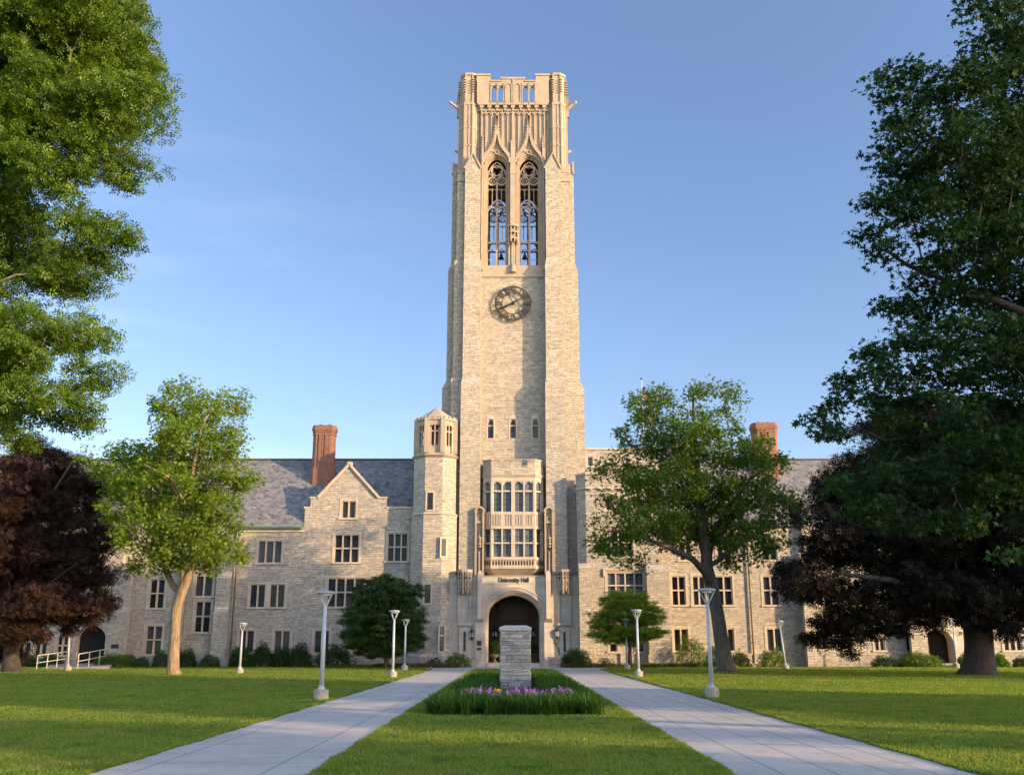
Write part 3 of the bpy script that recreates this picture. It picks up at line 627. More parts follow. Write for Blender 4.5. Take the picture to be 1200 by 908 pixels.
for p, q, cols in ((OP[1], OP[2], 1), (OP[2], OP[3], 4), (OP[3], OP[4], 1), (OP[0], OP[1], 1), (OP[4], OP[5], 1)):
    tf, L = facet(p, q)
    for (ya, yb, spl) in ((599.5, 564, .68), (652.2, 620, .5)):
        f = MB(); f.tf = tf; z0, z1 = zo_(ya), zo_(yb); e = .16 if cols == 4 else .14
        f.box(0, e, 0.0, .32, z0, z1); f.box(L-e, L, 0.0, .32, z0, z1)
        if cols == 4:
            us = [e, L*.25+.01, L*.5, L*.75-.01, L-e]
            for i, u in enumerate(us[1:-1]): h = .17 if i == 1 else .07; f.box(u-h, u+h, 0.02 if i != 1 else -.04, .3, z0, z1)
        else: us = [e, L-e]
        zm = z0+(z1-z0)*spl
        for a, b in zip(us, us[1:]):
            a2, b2 = a+(.07 if a != e else 0), b-(.07 if b != L-e else 0)
            f.box(a2, b2, .05, .28, zm-.07, zm+.07)
            um = (a+b)/2
            if ya < 610:
                f.plate([(a2, z1), (a2, z1-.4), (a2+.12, z1-.16), (um, z1-.01)], .06, .2); f.plate([(b2, z1), (um, z1-.01), (b2-.12, z1-.16), (b2, z1-.4)], .06, .2)
        fo = f.build('window', M['trim'], oriel) if False else f.build('oriel_window', M['trim'], hall)
        pp = MB(); pp.tf = tf; pp.add([(e, .24, z0), (L-e, .24, z0), (L-e, .24, z1), (e, .24, z1)], [(0, 1, 2, 3)]); pp.build('pane', M['glass_b'], fo)
    # blind panel ribs and pierced base band
    d = MB(); d.tf = tf; n = 16 if cols == 4 else 4
    for i in range(n):
        u = e+(L-2*e)*(i+.5)/n; d.box(u-.045, u+.045, -.0, .058, zo_(615.5), zo_(603.5))
    if cols == 4:
        for u in (L*.25, L*.5, L*.75): d.box(u-.14, u+.14, -.02, .056, zo_(616), zo_(603))
    d.build('panel_rib', M['trim'], oriel)
    d = MB(); d.tf = tf; n = 15 if cols == 4 else 4
    for i in range(n):
        u = .1+(L-.2)*(i+.5)/n; d.box(u-.07, u+.07, .005, .03, zo_(662), zo_(657))
    d.build('pierced_band', M['dark'], oriel)

# ---- entrance portal --------------------------------------------------------------
YP = 87.6; z_ = lambda py: PZ(py, YP)
pt = MB(); pt.tf = flat(YP)
AU, AW = TX+.05, 58/12.95
zspr, zarc = z_(722), z_(697)
arch_panel(pt, -5.55, 6.05, 0, zport, [(AU, AW+.5, 0, zspr, zarc-zspr+.28, 1.12)], .5)
arch_panel(pt, AU-3.2, AU+3.2, 0, zport-.1, [(AU, AW, 0, zspr, zarc-zspr, 1.12)], 1.2, w=.5)
pt.box(-5.55, 6.05, .0, 2.0, zport-.0, zport+.06); pt.box(-5.6, 6.1, -.08, .3, zport+.06, zport+.12)
pt.add([(-5.55,0,0),(-5.55,2.5,0),(-5.55,2.5,zport),(-5.55,0,zport)], [(0,1,2,3)]); pt.add([(6.05,0,0),(6.05,2.5,0),(6.05,2.5,zport),(6.05,0,zport)], [(0,1,2,3)])
for h, w, t in ((AW/2+.72, -.02, .07), (AW/2+.5, -.04, .09), (AW/2+.32, .12, .08), (AW/2+.14, .3, .08)):
    pts = arch_pts(AU, 2*h, zspr, zarc-zspr+(h-AW/2), 1.12, 14)
    full = ([(AU-h, w, 0)] if h < AW/2+.4 else [])+[(u, w, z) for u, z in pts]+([(AU+h, w, 0)] if h < AW/2+.4 else []); pt.bar(full, t, .08)
# string under the inscription, slots at its ends
pt.box(-5.56, 6.06, -.05, .0, z_(683.8), z_(683))
for u in (-3.2, -2.95, -2.75, 2.95, 3.2, -4.0, -3.75, 4.3): pt.box(u-.05, u+.05, -.03, -.0, z_(681.5), z_(676.5))
# flanking pilasters
for px_ in (562.5, 642.5):
    u = PX(px_, 700, YP); pt.box(u-.2, u+.2, -.55, -.003, z_(725), z_(672)); pt.hexa([(u-.36,-.2,z_(728.5)),(u+.36,-.2,z_(728.5)),(u+.36,-.003,z_(728.5)),(u-.36,-.003,z_(728.5))], [(u-.2,-.55,z_(724.5)),(u+.2,-.55,z_(724.5)),(u+.2,-.003,z_(724.5)),(u-.2,-.003,z_(724.5))])
    pt.box(u-.38, u+.38, -.18, -.003, 0, z_(729)); pt.hexa([(u-.2,-.55,z_(672)),(u+.2,-.55,z_(672)),(u+.2,-.003,z_(672)),(u-.2,-.003,z_(672))], [(u-.03,-.1,z_(668)),(u+.03,-.1,z_(668)),(u+.03,-.003,z_(668)),(u-.03,-.003,z_(668))])
# niche frames under the balconettes
for pc in (544.5, 661.5):
    u = PX(pc, 710, YP); hw = .5
    for s_ in (-1, 1): pt.box(u+s_*hw-.07, u+s_*hw+.07, -.22, -.003, z_(730), z_(694))
    pt.box(u-.62, u+.62, -.28, -.003, z_(732.5), z_(730)); pt.box(u-.44, u+.44, -.14, -.003, 0, z_(737)); pt.hexa([(u-.44,-.14,z_(737)),(u+.44,-.14,z_(737)),(u+.44,-.003,z_(737)),(u-.44,-.003,z_(737))], [(u-.3,-.05,z_(733)),(u+.3,-.05,z_(733)),(u+.3,-.003,z_(733)),(u-.3,-.003,z_(733))])
portal = pt.build('portal', M['lime'], hall)
for a, b in ((-5.6, AU-AW/2-.85), (AU+AW/2+.85, 6.1)):
    bs = MB(); bs.tf = flat(YP); bs.box(a, b, -.24, -.003, 0, z_(770)); bs.box(a, b, -.3, -.003, z_(770), z_(768.8))
    bs.build('portal_plinth', M['stone'], portal)
for pc in (544.5, 661.5):
    ns = MB(); ns.tf = flat(YP); u = PX(pc, 750, YP); ns.box(u-.1, u+.1, -.150, -.143, z_(763), z_(740)); ns.build('slot_window', M['iron'], hall)
# balconettes
for pc in (544.5, 661.5):
    b = MB(); u = PX(pc, 680, 87.2); cy = 87.45; z0, z1 = PZ(692, 87), PZ(667, 87)
    for z, zz, r in ((z1-.22, z1, .66), (z1-1.0, z1-.86, .60), (z0+.25, z0+.4, .56)): b.prism(u, cy, 8, r, z, r, zz)
    for i in range(16):
        an = 2*math.pi*(i+.5)/16; r = .6 if i % 1 == 0 else .5; t = .075 if i % 2 else .05
        x, y = u+r*math.cos(an), cy+r*math.sin(an); b.box(x-t, x+t, y-t, y+t, z0-(.25 if i % 2 else .05), z1-.1)
    b.prism(u, cy, 8, .42, z0+.3, .45, z1-.3); b.prism(u, cy, 8, .12, z0-.2, .42, z0+.3)
    for zq in (z1-.55, z1-1.2):
        for i in range(8):
            an = 2*math.pi*i/8; x, y = u+.55*math.cos(an), cy+.55*math.sin(an); b.box(x-.14, x+.14, y-.06 if abs(math.sin(an)) > .9 else y-.1, y+.06 if abs(math.sin(an)) > .9 else y+.1, zq-.07, zq+.0)
    bo = b.build('balconette', M['dressed'], hall)
    for i in range(4, 9):
        an = 2*math.pi*i/8
        for zq in (z1-.42, z1-.72):
            c = MB(); x, y = u+.60*math.cos(an), cy+.60*math.sin(an); c.prism(x, y, 6, .085, zq-.09, .085, zq+.09); c.build('pierced_opening', M['dark'], bo)
# tall niches either side of the oriel
for px_ in (562, 643.5):
    nb = MB(); nb.tf = flat(88.2); u = PX(px_, 630, 88.2)
    for s_ in (-1, 1): nb.box(u+s_*.33-.08, u+s_*.33+.08, -.25, .3, zport, PZ(600, 88.2))
    pts = arch_pts(u, .8, PZ(600, 88.2), .45, 1.3, 6); nb.bar([(a, -.12, z) for a, z in pts], .09, .13)
    nb.box(u-.28, u+.28, .12, .3, zport, PZ(598, 88.2)); nb.plate([(a, z) for a, z in pts], .0, .28)
    zc = PZ(608, 88.2); nb.ring(u, zc, -.02, .2, .05, 12); nb.box(u-.3, u+.3, -.12, .1, PZ(613, 88.2), PZ(611, 88.2))
    for i in range(4): zz = PZ(632+i*3.2, 88.2); nb.prism(u, -.02, 6, .22-.03*(i % 2), zz, .26, zz+.17)
    nb.prism(u, .0, 6, .14, PZ(630, 88.2), .02, PZ(619, 88.2)); nb.box(u-.06, u+.06, -.2, .1, zport, PZ(646, 88.2))
    nb.build('canopied_niche', M['dressed'], hall)
# inside of the porch
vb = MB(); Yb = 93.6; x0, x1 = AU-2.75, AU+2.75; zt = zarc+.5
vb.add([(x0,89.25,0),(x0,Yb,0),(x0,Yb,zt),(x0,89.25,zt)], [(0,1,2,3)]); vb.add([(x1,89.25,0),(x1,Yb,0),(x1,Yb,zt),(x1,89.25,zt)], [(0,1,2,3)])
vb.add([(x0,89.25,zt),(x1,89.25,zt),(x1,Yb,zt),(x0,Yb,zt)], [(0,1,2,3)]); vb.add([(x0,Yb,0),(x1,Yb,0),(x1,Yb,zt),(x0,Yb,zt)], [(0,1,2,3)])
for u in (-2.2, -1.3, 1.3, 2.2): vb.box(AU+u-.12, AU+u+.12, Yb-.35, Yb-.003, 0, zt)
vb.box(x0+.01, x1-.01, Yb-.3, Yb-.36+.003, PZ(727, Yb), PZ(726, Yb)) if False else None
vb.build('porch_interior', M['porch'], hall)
st = MB(); st.box(AU-AW/2-.1, AU+AW/2+.1, YP-.35, Yb-.36, .012, .16); st.box(AU-AW/2+.02, AU+AW/2-.02, YP+.1, Yb-.37, .163, .32)
st.build('entrance_step', M['lime'], hall)
dr = MB(); dr.box(AU-1.15, AU+1.15, Yb-.42, Yb-.36, .33, 2.75)
door = dr.build('double_door', M['wood'], hall)
dg = MB()
for s_ in (-1, 1): dg.box(AU+s_*.57-.38, AU+s_*.57+.38, Yb-.435, Yb-.423, 1.1, 2.45)
dg.build('door_glass', M['glass'], door)
tw = MB(); za, zb_ = PZ(725, Yb), PZ(698, Yb)
for i in range(6): u = AU-1.2+2.4*i/5; tw.box(u-.05, u+.05, Yb-.3, Yb-.1, za, zb_)
for z in (za, (za+zb_)/2, zb_): tw.box(AU-1.25, AU+1.25, Yb-.33, Yb-.303, z-.05, z+.05)
two = tw.build('porch_window', M['iron'], hall)
tp = MB(); tp.add([(AU-1.2, Yb-.08, za), (AU+1.2, Yb-.08, za), (AU+1.2, Yb-.08, zb_), (AU-1.2, Yb-.08, zb_)], [(0, 1, 2, 3)]); tp.build('pane', M['iron'], two)
def lantern(x, y, z, s=1.0):
    b = MB(); b.prism(x, y, 6, .12*s, z-.28*s, .17*s, z+.2*s); b.prism(x, y, 6, .2*s, z+.2*s, .03*s, z+.45*s); b.prism(x, y, 6, .03*s, z-.45*s, .12*s, z-.28*s)
    b.tube([(x, y, z+.45*s), (x, y, z+.6*s), (x, y+.28*s, z+.6*s)], .025*s)
    q = b.build('wall_lantern', M['iron'], hall); c = MB()
    for i in range(6):
        an = 2*math.pi*i/6; c.box(x+.15*s*math.cos(an)-.02, x+.15*s*math.cos(an)+.02, y+.15*s*math.sin(an)-.02, y+.15*s*math.sin(an)+.02, z-.2*s, z+.16*s)
    c.build('lantern_glass', M['lens'], q)
lantern(PX(553, 743, 87.3), 87.3, PZ(743, 87.3), 1.1); lantern(PX(652.7, 742, 87.3), 87.3, PZ(742, 87.3), 1.1)
lantern(AU-1.75, Yb-.55, PZ(742, Yb), 1.2); lantern(AU+1.75, Yb-.55, PZ(742, Yb), 1.2)
pq = MB(); u = PX(561.5, 756, 87.4); 
pq.box(u-.2, u+.2, YP-.22, YP-.183, PZ(756.5, YP), PZ(750.5, YP)); pq.build('plaque', M['iron'], hall); pq = MB(); pq.box(u-.2, u+.2, YP-.22, YP-.183, PZ(761.5, YP), PZ(758.5, YP)); pq.build('plaque', M['iron'], hall)

def text_mesh(name, body, size, loc, parent, mat, extrude=.02, sx_=1.0, offset=0.0, shear=0, rot=0):
    cu = bpy.data.curves.new(name, 'FONT'); cu.body = body; cu.size = size; cu.extrude = extrude; cu.align_x = 'CENTER'; cu.align_y = 'CENTER'; cu.offset = offset; cu.shear = shear
    t = bpy.data.objects.new(name+'_tmp', cu); C.objects.link(t); bpy.context.view_layer.update()
    me = bpy.data.meshes.new_from_object(t.evaluated_get(bpy.context.evaluated_depsgraph_get())); bpy.data.objects.remove(t)
    off = ORG[parent]; mt = Matrix.Translation(Vector(loc)-off) @ Matrix.Rotation(rot, 4, 'Y') @ Matrix.Rotation(R(90), 4, 'X') @ Matrix.Diagonal((sx_, 1, 1, 1))
    me.transform(mt); me.name = name; return link(name, me, mat, parent)
text_mesh('inscription', 'University Hall', .56, (PX(602, 679.6, YP), YP-.03, PZ(679.6, YP)), portal, M['iron'], .02, .80, .016)
for ch, x, y in (('2', 650.0, 751.5), ('9', 652.0, 756.2), ('2', 654.2, 761), ('5', 656.0, 765)):
    text_mesh('street_number', ch, .42, (PX(x, y, YP), YP-.05, PZ(y, YP)), portal, M['iron'], .02, 1.0, .012)

# ---- octagonal stair turret ---------------------------------------------------------
TUX, TUY, TR = PX(505.5, 700, 86.9), 88.9, 2.02
zt_ = lambda py: PZ(py, 87.0)
tb = MB(); tb.prism(TUX, TUY, 8, TR+.14, 0, TR+.14, zt_(769)); tb.prism(TUX, TUY, 8, TR+.14, zt_(769), TR, zt_(766.5))
tb.prism(TUX, TUY, 8, TR, zt_(766.5), TR, zt_(603)); tb.prism(TUX, TUY, 8, TR-.12, zt_(603), TR-.12, zt_(534))
turret = tb.build('stair_turret', M['stone'], hall)
tt = MB(); tt.prism(TUX, TUY, 8, TR, zt_(603.5), TR+.12, zt_(602)); tt.prism(TUX, TUY, 8, TR+.12, zt_(602), TR-.1, zt_(600))
tt.build('string_course', M['trim'], turret)
tt = MB(); tt.prism(TUX, TUY, 8, TR-.12, zt_(535.5), TR+.1, zt_(533)); tt.prism(TUX, TUY, 8, TR+.1, zt_(533), TR-.2, zt_(530))
RT = TR-.24; q = RT/math.cos(math.pi/8); za, zb_ = zt_(530), zt_(493)
tt.prism(TUX, TUY, 8, RT-.1, za, RT-.12, za+.75)
tt.prism(TUX, TUY, 8, RT, zt_(497), RT, zt_(491)); tt.prism(TUX, TUY, 8, RT+.14, zt_(491), RT+.14, zt_(489)); 
for i in range(8):
    an = 2*math.pi*(i+.5)/8; x, y = TUX+q*math.cos(an), TUY+q*math.sin(an); tt.box(x-.2, x+.2, y-.2, y+.2, za, zt_(489)); 
    an2 = 2*math.pi*i/8; tf = facet((TUX+q*math.cos(an+0), TUY+q*math.sin(an)), (TUX+q*math.cos(an+math.pi/4), TUY+q*math.sin(an+math.pi/4)))[0]; L = 2*q*math.sin(math.pi/8)
    tt.tf = tf; w = -.02
    for u in (.3, L-.3): tt.box(u-.12, u+.12, -.02, .2, za, zt_(497))
    tt.box(L/2-.05, L/2+.05, .0, .14, za+.7, zt_(497)); tt.box(.3, L-.3, .0, .12, (za+zb_)/2+.5, (za+zb_)/2+.62)
    tt.bar([(a, .05, z) for a, z in arch_pts(L/2, L-.7, zt_(500), .4, 1.2, 6)], .06, .07)
    for j in range(3): u = L*(j+.5)/3; tt.box(u-.12, u+.12, -.12, .02, zt_(489), zt_(486.6))
    tt.tf = None
tt.build('turret_lantern', M['dressed'], turret)
tt = MB(); tt.prism(TUX, TUY, 8, RT+.02, zt_(489)+.01, .04, zt_(472)); tt.build('turret_roof', M['dressed'], turret)
td = MB(); td.prism(TUX, TUY, 8, RT-.7, za+.1, RT-.7, zb_); td.build('turret_core', plain('red_brown_louvre', (.17, .075, .06), .8), turret)
pts8 = [(TUX+r_/math.cos(math.pi/8)*math.cos(2*math.pi*(i+.5)/8), TUY+r_/math.cos(math.pi/8)*math.sin(2*math.pi*(i+.5)/8)) for r_ in (TR, TR-.12) for i in range(8)]
for (x0_, y0_, x1_, y1_, fi, rr) in ((500.3, 577, 507.6, 597, 0, TR-.12), (517, 631.6, 522.3, 652, 1, TR), (497.5, 684.6, 504.7, 706.6, 0, TR), (514.8, 733.7, 520.4, 762.6, 1, TR)):
    qq = rr/math.cos(math.pi/8); ang = [-math.pi/2-math.pi/8, -math.pi/2+math.pi/8][fi]
    p = (TUX+qq*math.cos(ang), TUY+qq*math.sin(ang)); q2 = (TUX+qq*math.cos(ang+math.pi/4), TUY+qq*math.sin(ang+math.pi/4)); tf, L = facet(p, q2)
    Yd = 86.9 if fi == 0 else 87.4; z0, z1 = PZ(y1_, Yd), PZ(y0_, Yd); um = (PX((x0_+x1_)/2, (y0_+y1_)/2, Yd)-p[0])/(q2[0]-p[0])*L; hw = .26
    f = MB(); f.tf = tf
    for a, b, c, d in ((um-hw-.14, um-hw, z0-.12, z1+.14), (um+hw, um+hw+.14, z0-.12, z1+.14), (um-hw, um+hw, z1, z1+.14), (um-hw, um+hw, z0-.12, z0)): f.box(a, b, -.07, .02, c, d)
    if y1_ > 760: f.box(um-hw, um+hw, -.05, .02, z0+(z1-z0)*.6, z0+(z1-z0)*.66)
    fo = f.build('window', M['trim'], hall); pp = MB(); pp.tf = tf; pp.add([(um-hw, -.012, z0), (um+hw, -.012, z0), (um+hw, -.012, z1), (um-hw, -.012, z1)], [(0,1,2,3)]); pp.build('pane', M['glass'], fo)

# ---- wings ----------------------------------------------------------------------------
zeave = PZ(617.5, 88.9); YR, zridge = 96.2, PZ(540, 96.2)
YW = 89.0
def wall_block(Y, segs, wins, name='wing_wall', depth=14, plinth=True):
    """segs: (u0,u1,ztop) side by side; one mesh with window holes, ends and tops"""
    b = MB(); b.tf = flat(Y); holes = [rect(*w[:4], Y) for w in wins]
    for i, (a, c, zt) in enumerate(segs):
        hs = [h for h in holes if a < (h[0]+h[1])/2 < c]; panel(b, a, c, 0, zt, hs, .36)
        b.add([(a,0,zt),(c,0,zt),(c,.5,zt),(a,.5,zt)], [(0,1,2,3)]); b.add([(a,.5,0),(c,.5,0),(c,.5,zt),(a,.5,zt)], [(0,1,2,3)]) if zt > zeave+.1 else None
        for u in (a, c): b.add([(u,0,0),(u,.5,0),(u,.5,zt),(u,0,zt)], [(0,1,2,3)])
    zt = min(q[2] for q in segs); a, c = segs[0][0], segs[-1][1]
    for u in (a, c): b.add([(u,.5,0),(u,depth,0),(u,depth,zt),(u,.5,zt)], [(0,1,2,3)])
    b.add([(a,depth,0),(c,depth,0),(c,depth,zt),(a,depth,zt)], [(0,1,2,3)])
    if plinth:
        zpl = PZ(767, Y); x = a; gaps = sorted([(h[0]-.22, h[1]+.22) for h in holes if h[2] < zpl+.3])
        for p, q in gaps+[(c, c)]:
            if p > x: b.box(x, p, -.16, -.003, 0, zpl); b.box(x, p, -.21, -.003, zpl, zpl+.12)
            x = max(x, q)
    o = b.build(name, M['stone'], hall)
    for w, r in zip(wins, holes): window(flat(Y), *r, w[4], w[5], hall, **(w[6] if len(w) > 6 else {}))
    return o
def X_(px, Y, py=690): return PX(px, py, Y)
zE, zP, zS = PZ(617.5, YW), PZ(595.6, YW), PZ(584, YW)
uL, uG0, uG1, uG2, uR = X_(275, YW), X_(357, YW, 605), X_(364, YW, 590), X_(453, YW, 590), X_(484, YW)
wall_block(YW, [(uL, uG0, zE), (uG0, uG1, zP), (uG1, uG2, zS), (uG2, uR, zP)],
    [(301.6,633,330.5,659,3,1),(292,684,311,711,2,1),(315.5,684,334,711,2,1),(279,738,298,764,2,1),(320.6,738,340,764,2,1),(367.5,738,386,764,2,1),
     (391.5,626,420.7,658.5,3,2),(400,586.5,417,606.5,2,1),(454,624.5,478,657,3,2),(383,677,425.6,710.5,4,2),(454,677,475.5,710.5,2,2),(418,738,436,764,2,1),(456,738,474,764,2,1)])
gm = MB(); gm.tf = flat(YW); um, za = X_(409.8, YW, 545), PZ(545.5, YW)
uS0, uS1 = X_(373.5, YW, 585), X_(443.5, YW, 585)
gm.plate([(uS0, zS), (uS1, zS), (um+.12, za), (um-.12, za)], .0, .5)
gable = gm.build('gable', M['stone'], hall)
gc = MB(); gc.tf = flat(YW)
for a, b in (((uS0-.05, .2, zS+.1), (um, .2, za+.12)), ((uS1+.05, .2, zS+.1), (um, .2, za+.12))): gc.bar([a, b], .11, .4)
gc.box(uG1-.08, uS0+.1, -.1, .55, zS+.003, zS+.16); gc.box(uS1-.1, uG2+.08, -.1, .55, zS+.003, zS+.16); gc.box(um-.2, um+.2, -.1, .5, za, za+.35)
gc.box(uG0-.1, uG1-.003, -.08, .6, zP, zP+.16); gc.box(uG2+.003, uR, -.08, .6, zP, zP+.16)
gc.box(uL, uG0-.1, -.16, .0, zE-.45, zE-.25)
gc.build('coping', M['trim'], gable)
# roofs
def gable_roof(u0, u1, ye, ze, yr, zr, name='roof'):
    b = MB(); yb = 2*yr-ye; t = .12
    b.hexa([(u0,ye,ze),(u1,ye,ze),(u1,yr,zr),(u0,yr,zr)], [(u0,ye,ze+t),(u1,ye,ze+t),(u1,yr,zr+t),(u0,yr,zr+t)])
    b.hexa([(u0,yb,ze),(u1,yb,ze),(u1,yr+.001,zr),(u0,yr+.001,zr)], [(u0,yb,ze+t),(u1,yb,ze+t),(u1,yr+.001,zr+t),(u0,yr+.001,zr+t)])
    r = b.build(name, M['slate'], hall); c = MB(); c.tube([(u0, yr, zr+t), (u1, yr, zr+t)], .13, 8); c.build('ridge_tile', M['pipe'], r)
    for u in (u0+.15, u1-.15):
        e = MB(); e.tf = None; e.add([(u, ye+.2, ze-.1), (u, yb-.2, ze-.1), (u, yr, zr-.05)], [(0, 1, 2)]); e.build('gable_end', M['stone'], r)
    return r
uF = X_(-110, YW)
roof = gable_roof(uF, uG0, YW-.25, zE, YR, zridge)
sl = (zridge-zE)/(YR-YW+.25); gable_roof(uG0+.002, TX-5.0, YW+.52, zE+.77*sl, YR, zridge)
gr = MB(); yb = YW+.45; hw = (uS1-uS0)/2-.1; zg0 = zS+.1
yy = lambda z: YW-.25+(z-zE)/(zridge-zE)*(YR-YW+.25)
for s_ in (-1, 1):
    ux = um+s_*hw; zlow = zg0-.2
    gr.hexa([(ux, yb, zlow), (um, yb, za-.3), (um, yy(za-.3)+.3, za-.3), (ux, yy(zlow)+.3, zlow)], [(ux, yb, zlow+.12), (um, yb, za-.18), (um, yy(za-.3)+.3, za-.18), (ux, yy(zlow)+.3, zlow+.12)])
gr.build('gable_roof', M['slate'], roof)
gt = MB(); gt.tube([(uL, YW-.3, zE+.02), (uG0-.1, YW-.3, zE+.02)], .11, 8)
for i in range(26): u = uL+(uG0-uL)*(i+.5)/26; gt.box(u-.05, u+.05, YW-.38, YW-.02, zE-.22, zE-.1)
gt.build('gutter', M['copper'], roof)
# left pavilion with buttresses
YV = 88.4; vL, vR = X_(141, YV), X_(273, YV)
wall_block(YV, [(vL, vR, PZ(612, YV))],
    [(174.6,678,193,712,2,2),(170,732.6,190,766,2,2),(228,674,249.5,698,2,1),(227.8,704,247,740,2,2),(228,600,249,624,2,1),(175,612,194,642,2,2),(202,733,214,766,1,2)])
for a, b, yt in ((255, 271, 677), (212, 219, 668), (134, 155, 672)):
    pv = MB(); pv.tf = flat(YV); p, q = X_(a, YV), X_(b, YV); zt = PZ(yt, YV); zm = PZ(712, YV)
    pv.box(p, q, -.8, -.003, 0, zm-.4); pv.hexa([(p,-.8,zm-.4),(q,-.8,zm-.4),(q,-.003,zm-.4),(p,-.003,zm-.4)], [(p,-.5,zm),(q,-.5,zm),(q,-.003,zm),(p,-.003,zm)])
    pv.box(p, q, -.5, -.003, zm, zt); pv.hexa([(p,-.5,zt),(q,-.5,zt),(q,-.003,zt),(p,-.003,zt)], [(p,-.06,zt+.6),(q,-.06,zt+.6),(q,-.003,zt+.6),(p,-.003,zt+.6)])
    pv.box(p-.08, q+.08, -.9, -.003, 0, PZ(768, YV)); pv.build('buttress', M['stone'], hall)
rb = MB(); rb.tf = flat(YV)
p, q = X_(227.8, YV), X_(249.5, YV)
for i in range(5): u = p+(q-p)*(i+.5)/5; rb.box(u-.06, u+.06, -.06, -.003, PZ(703, YV), PZ(699, YV))
rb.box(X_(126,YV), X_(140,YV), -.55, -.003, PZ(712, YV), PZ(708, YV)); 
rb.build('carved_panel', M['trim'], hall)
# far pavilion of the left side with its arched entrance
YA = 88.0; aL, aR = X_(-110, YA), X_(134, YA); ua, wa = X_(112, YA), 34/13.0
b = MB(); b.tf = flat(YA); arch_panel(b, X_(92.5, YA), aR, 0, PZ(722, YA), [(ua, wa, 0, PZ(748, YA), 1.15, 1.2)], 1.0)
za_ = PZ(722, YA)
for u in (X_(92.5, YA), aR): b.add([(u,0,0),(u,3,0),(u,3,za_),(u,0,za_)], [(0,1,2,3)])
b.build('side_entrance', M['lime'], hall)
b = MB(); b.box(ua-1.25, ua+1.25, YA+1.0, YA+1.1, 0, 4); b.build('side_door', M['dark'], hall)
wall_block(YA, [(aL, X_(92.5, YA), PZ(612, YA))], [(20,752,36,769,2,1),(40,752,55,769,2,1),(66,745,80,767,2,2),(-20,752,-4,769,2,1),(20,684,40,712,2,2),(50,684,66,712,2,2),(70,684,86,712,2,2)])
b = MB(); b.tf = flat(YA); hs = [rect(128.5,678,137.2,710,YA), rect(104,678,114,710,YA)]; u0, u1 = X_(92.5, YA), X_(141, YA); panel(b, u0, u1, za_, PZ(612, YA), hs, .36)
for u in (u1,): b.add([(u,0,za_),(u,1,za_),(u,1,PZ(612,YA)),(u,0,PZ(612,YA))], [(0,1,2,3)])
b.build('wing_wall', M['stone'], hall)
for h in hs: window(flat(YA), *h, 1, 2, hall)
b = MB(); b.tf = flat(YA); u = X_(121.5, YA)
for s_ in (-1, 1): b.box(u+s_*.42-.09, u+s_*.42+.09, -.22, -.003, PZ(716, YA), PZ(688, YA))
b.box(u-.6, u+.6, -.35, -.003, PZ(718.5, YA), PZ(716, YA)); b.prism(u, -.12, 8, .5, PZ(689, YA), .56, PZ(680, YA)); b.prism(u, -.12, 8, .56, PZ(680, YA), .2, PZ(675, YA)); b.build('canopied_niche', M['dressed'], hall)
b = MB(); u = X_(137.5, 87.6, 757); b.box(u-.32, u+.32, 87.1-.08, 87.1, PZ(759.5, 87.1), PZ(754.5, 87.1)); b.build('plaque', M['iron'], hall)
# right block beside the tower
YB = 86.8; bx = lambda px, py=680: PX(px, py, YB)
c0, c1, c2 = bx(688), bx(774), bx(774)
wins = [(709.5,579.5,716,597.5,1,1),(725.5,579.5,732,597.5,1,1),(716,619,741.5,652,3,2),(711,670.5,754.6,701,4,2,dict(hood=True, glass='glass_b')),(714,753,723.5,763,1,1),(746,753,755.5,763,1,1),(745,579.5,752,597.5,1,1)]
wall_block(YB, [(c0, c1, PZ(562, YB))], wins, depth=6)
b = MB(); b.tf = flat(YB); cl = bx(678.3); d_ = 1.0
zt = PZ(562, YB); b.loft([[(c0,0,z),(c0,6,z),(cl,6,z),(cl,d_,z)] for z in (0, zt)])
b.box(c0-.02, c1, .0, .5, zt, PZ(555, YB)); b.loft([[(c0-.02,0,z),(c0-.02,2.0,z),(cl,2.0,z),(cl,d_,z)] for z in (zt, PZ(555, YB))])
p, q = bx(757.5, 700), bx(784, 700); zk = PZ(664, YB)
b.box(p, q, -.75, -.003, 0, zk-.3); b.hexa([(p,-.75,zk-.3),(q,-.75,zk-.3),(q,-.003,zk-.3),(p,-.003,zk-.3)], [(p,-.3,zk+.2),(q,-.3,zk+.2),(q,-.003,zk+.2),(p,-.003,zk+.2)])
b.box(p-.1, q+.1, -.85, -.003, 0, PZ(767, YB))
p, q = bx(678.5, 700), bx(694, 700); b.box(p, q, -.45, -.003, 0, PZ(665, YB)); b.hexa([(p,-.45,PZ(665,YB)),(q,-.45,PZ(665,YB)),(q,-.003,PZ(665,YB)),(p,-.003,PZ(665,YB))], [(p,-.1,PZ(660,YB)),(q,-.1,PZ(660,YB)),(q,-.003,PZ(660,YB)),(p,-.003,PZ(660,YB))])
blk = b.build('corner_block', M['stone'], hall)
t = MB(); t.tf = flat(YB)
for y0, y1, pr in ((572.5, 570.0, .14), (556, 553.5, .12)):
    za, zb_ = PZ(y0, YB), PZ(y1, YB); t.loft([[(c1,-pr,z),(c1,-.004 if y0 > 560 else .6,z),(c0,-.004 if y0 > 560 else .6,z),(c0,-pr,z)] for z in (za, zb_)]); t.hexa([(c0,-pr,za),(c0,.3,za),(cl+.2,d_+.3,za),(cl-pr,d_-.05,za)], [(c0,-pr,zb_),(c0,.3,zb_),(cl+.2,d_+.3,zb_),(cl-pr,d_-.05,zb_)])
for i in range(7): u = c0+.5+(c1-c0-.8)*i/6; t.box(u-.12, u+.12, -.22, -.003, PZ(574.5, YB), PZ(572.5, YB))
t.build('string_course', M['trim'], blk)
YK = 90.4; k0, k1 = TX+5.3, PX(772, 545, YK); zk = PZ(527, YK)
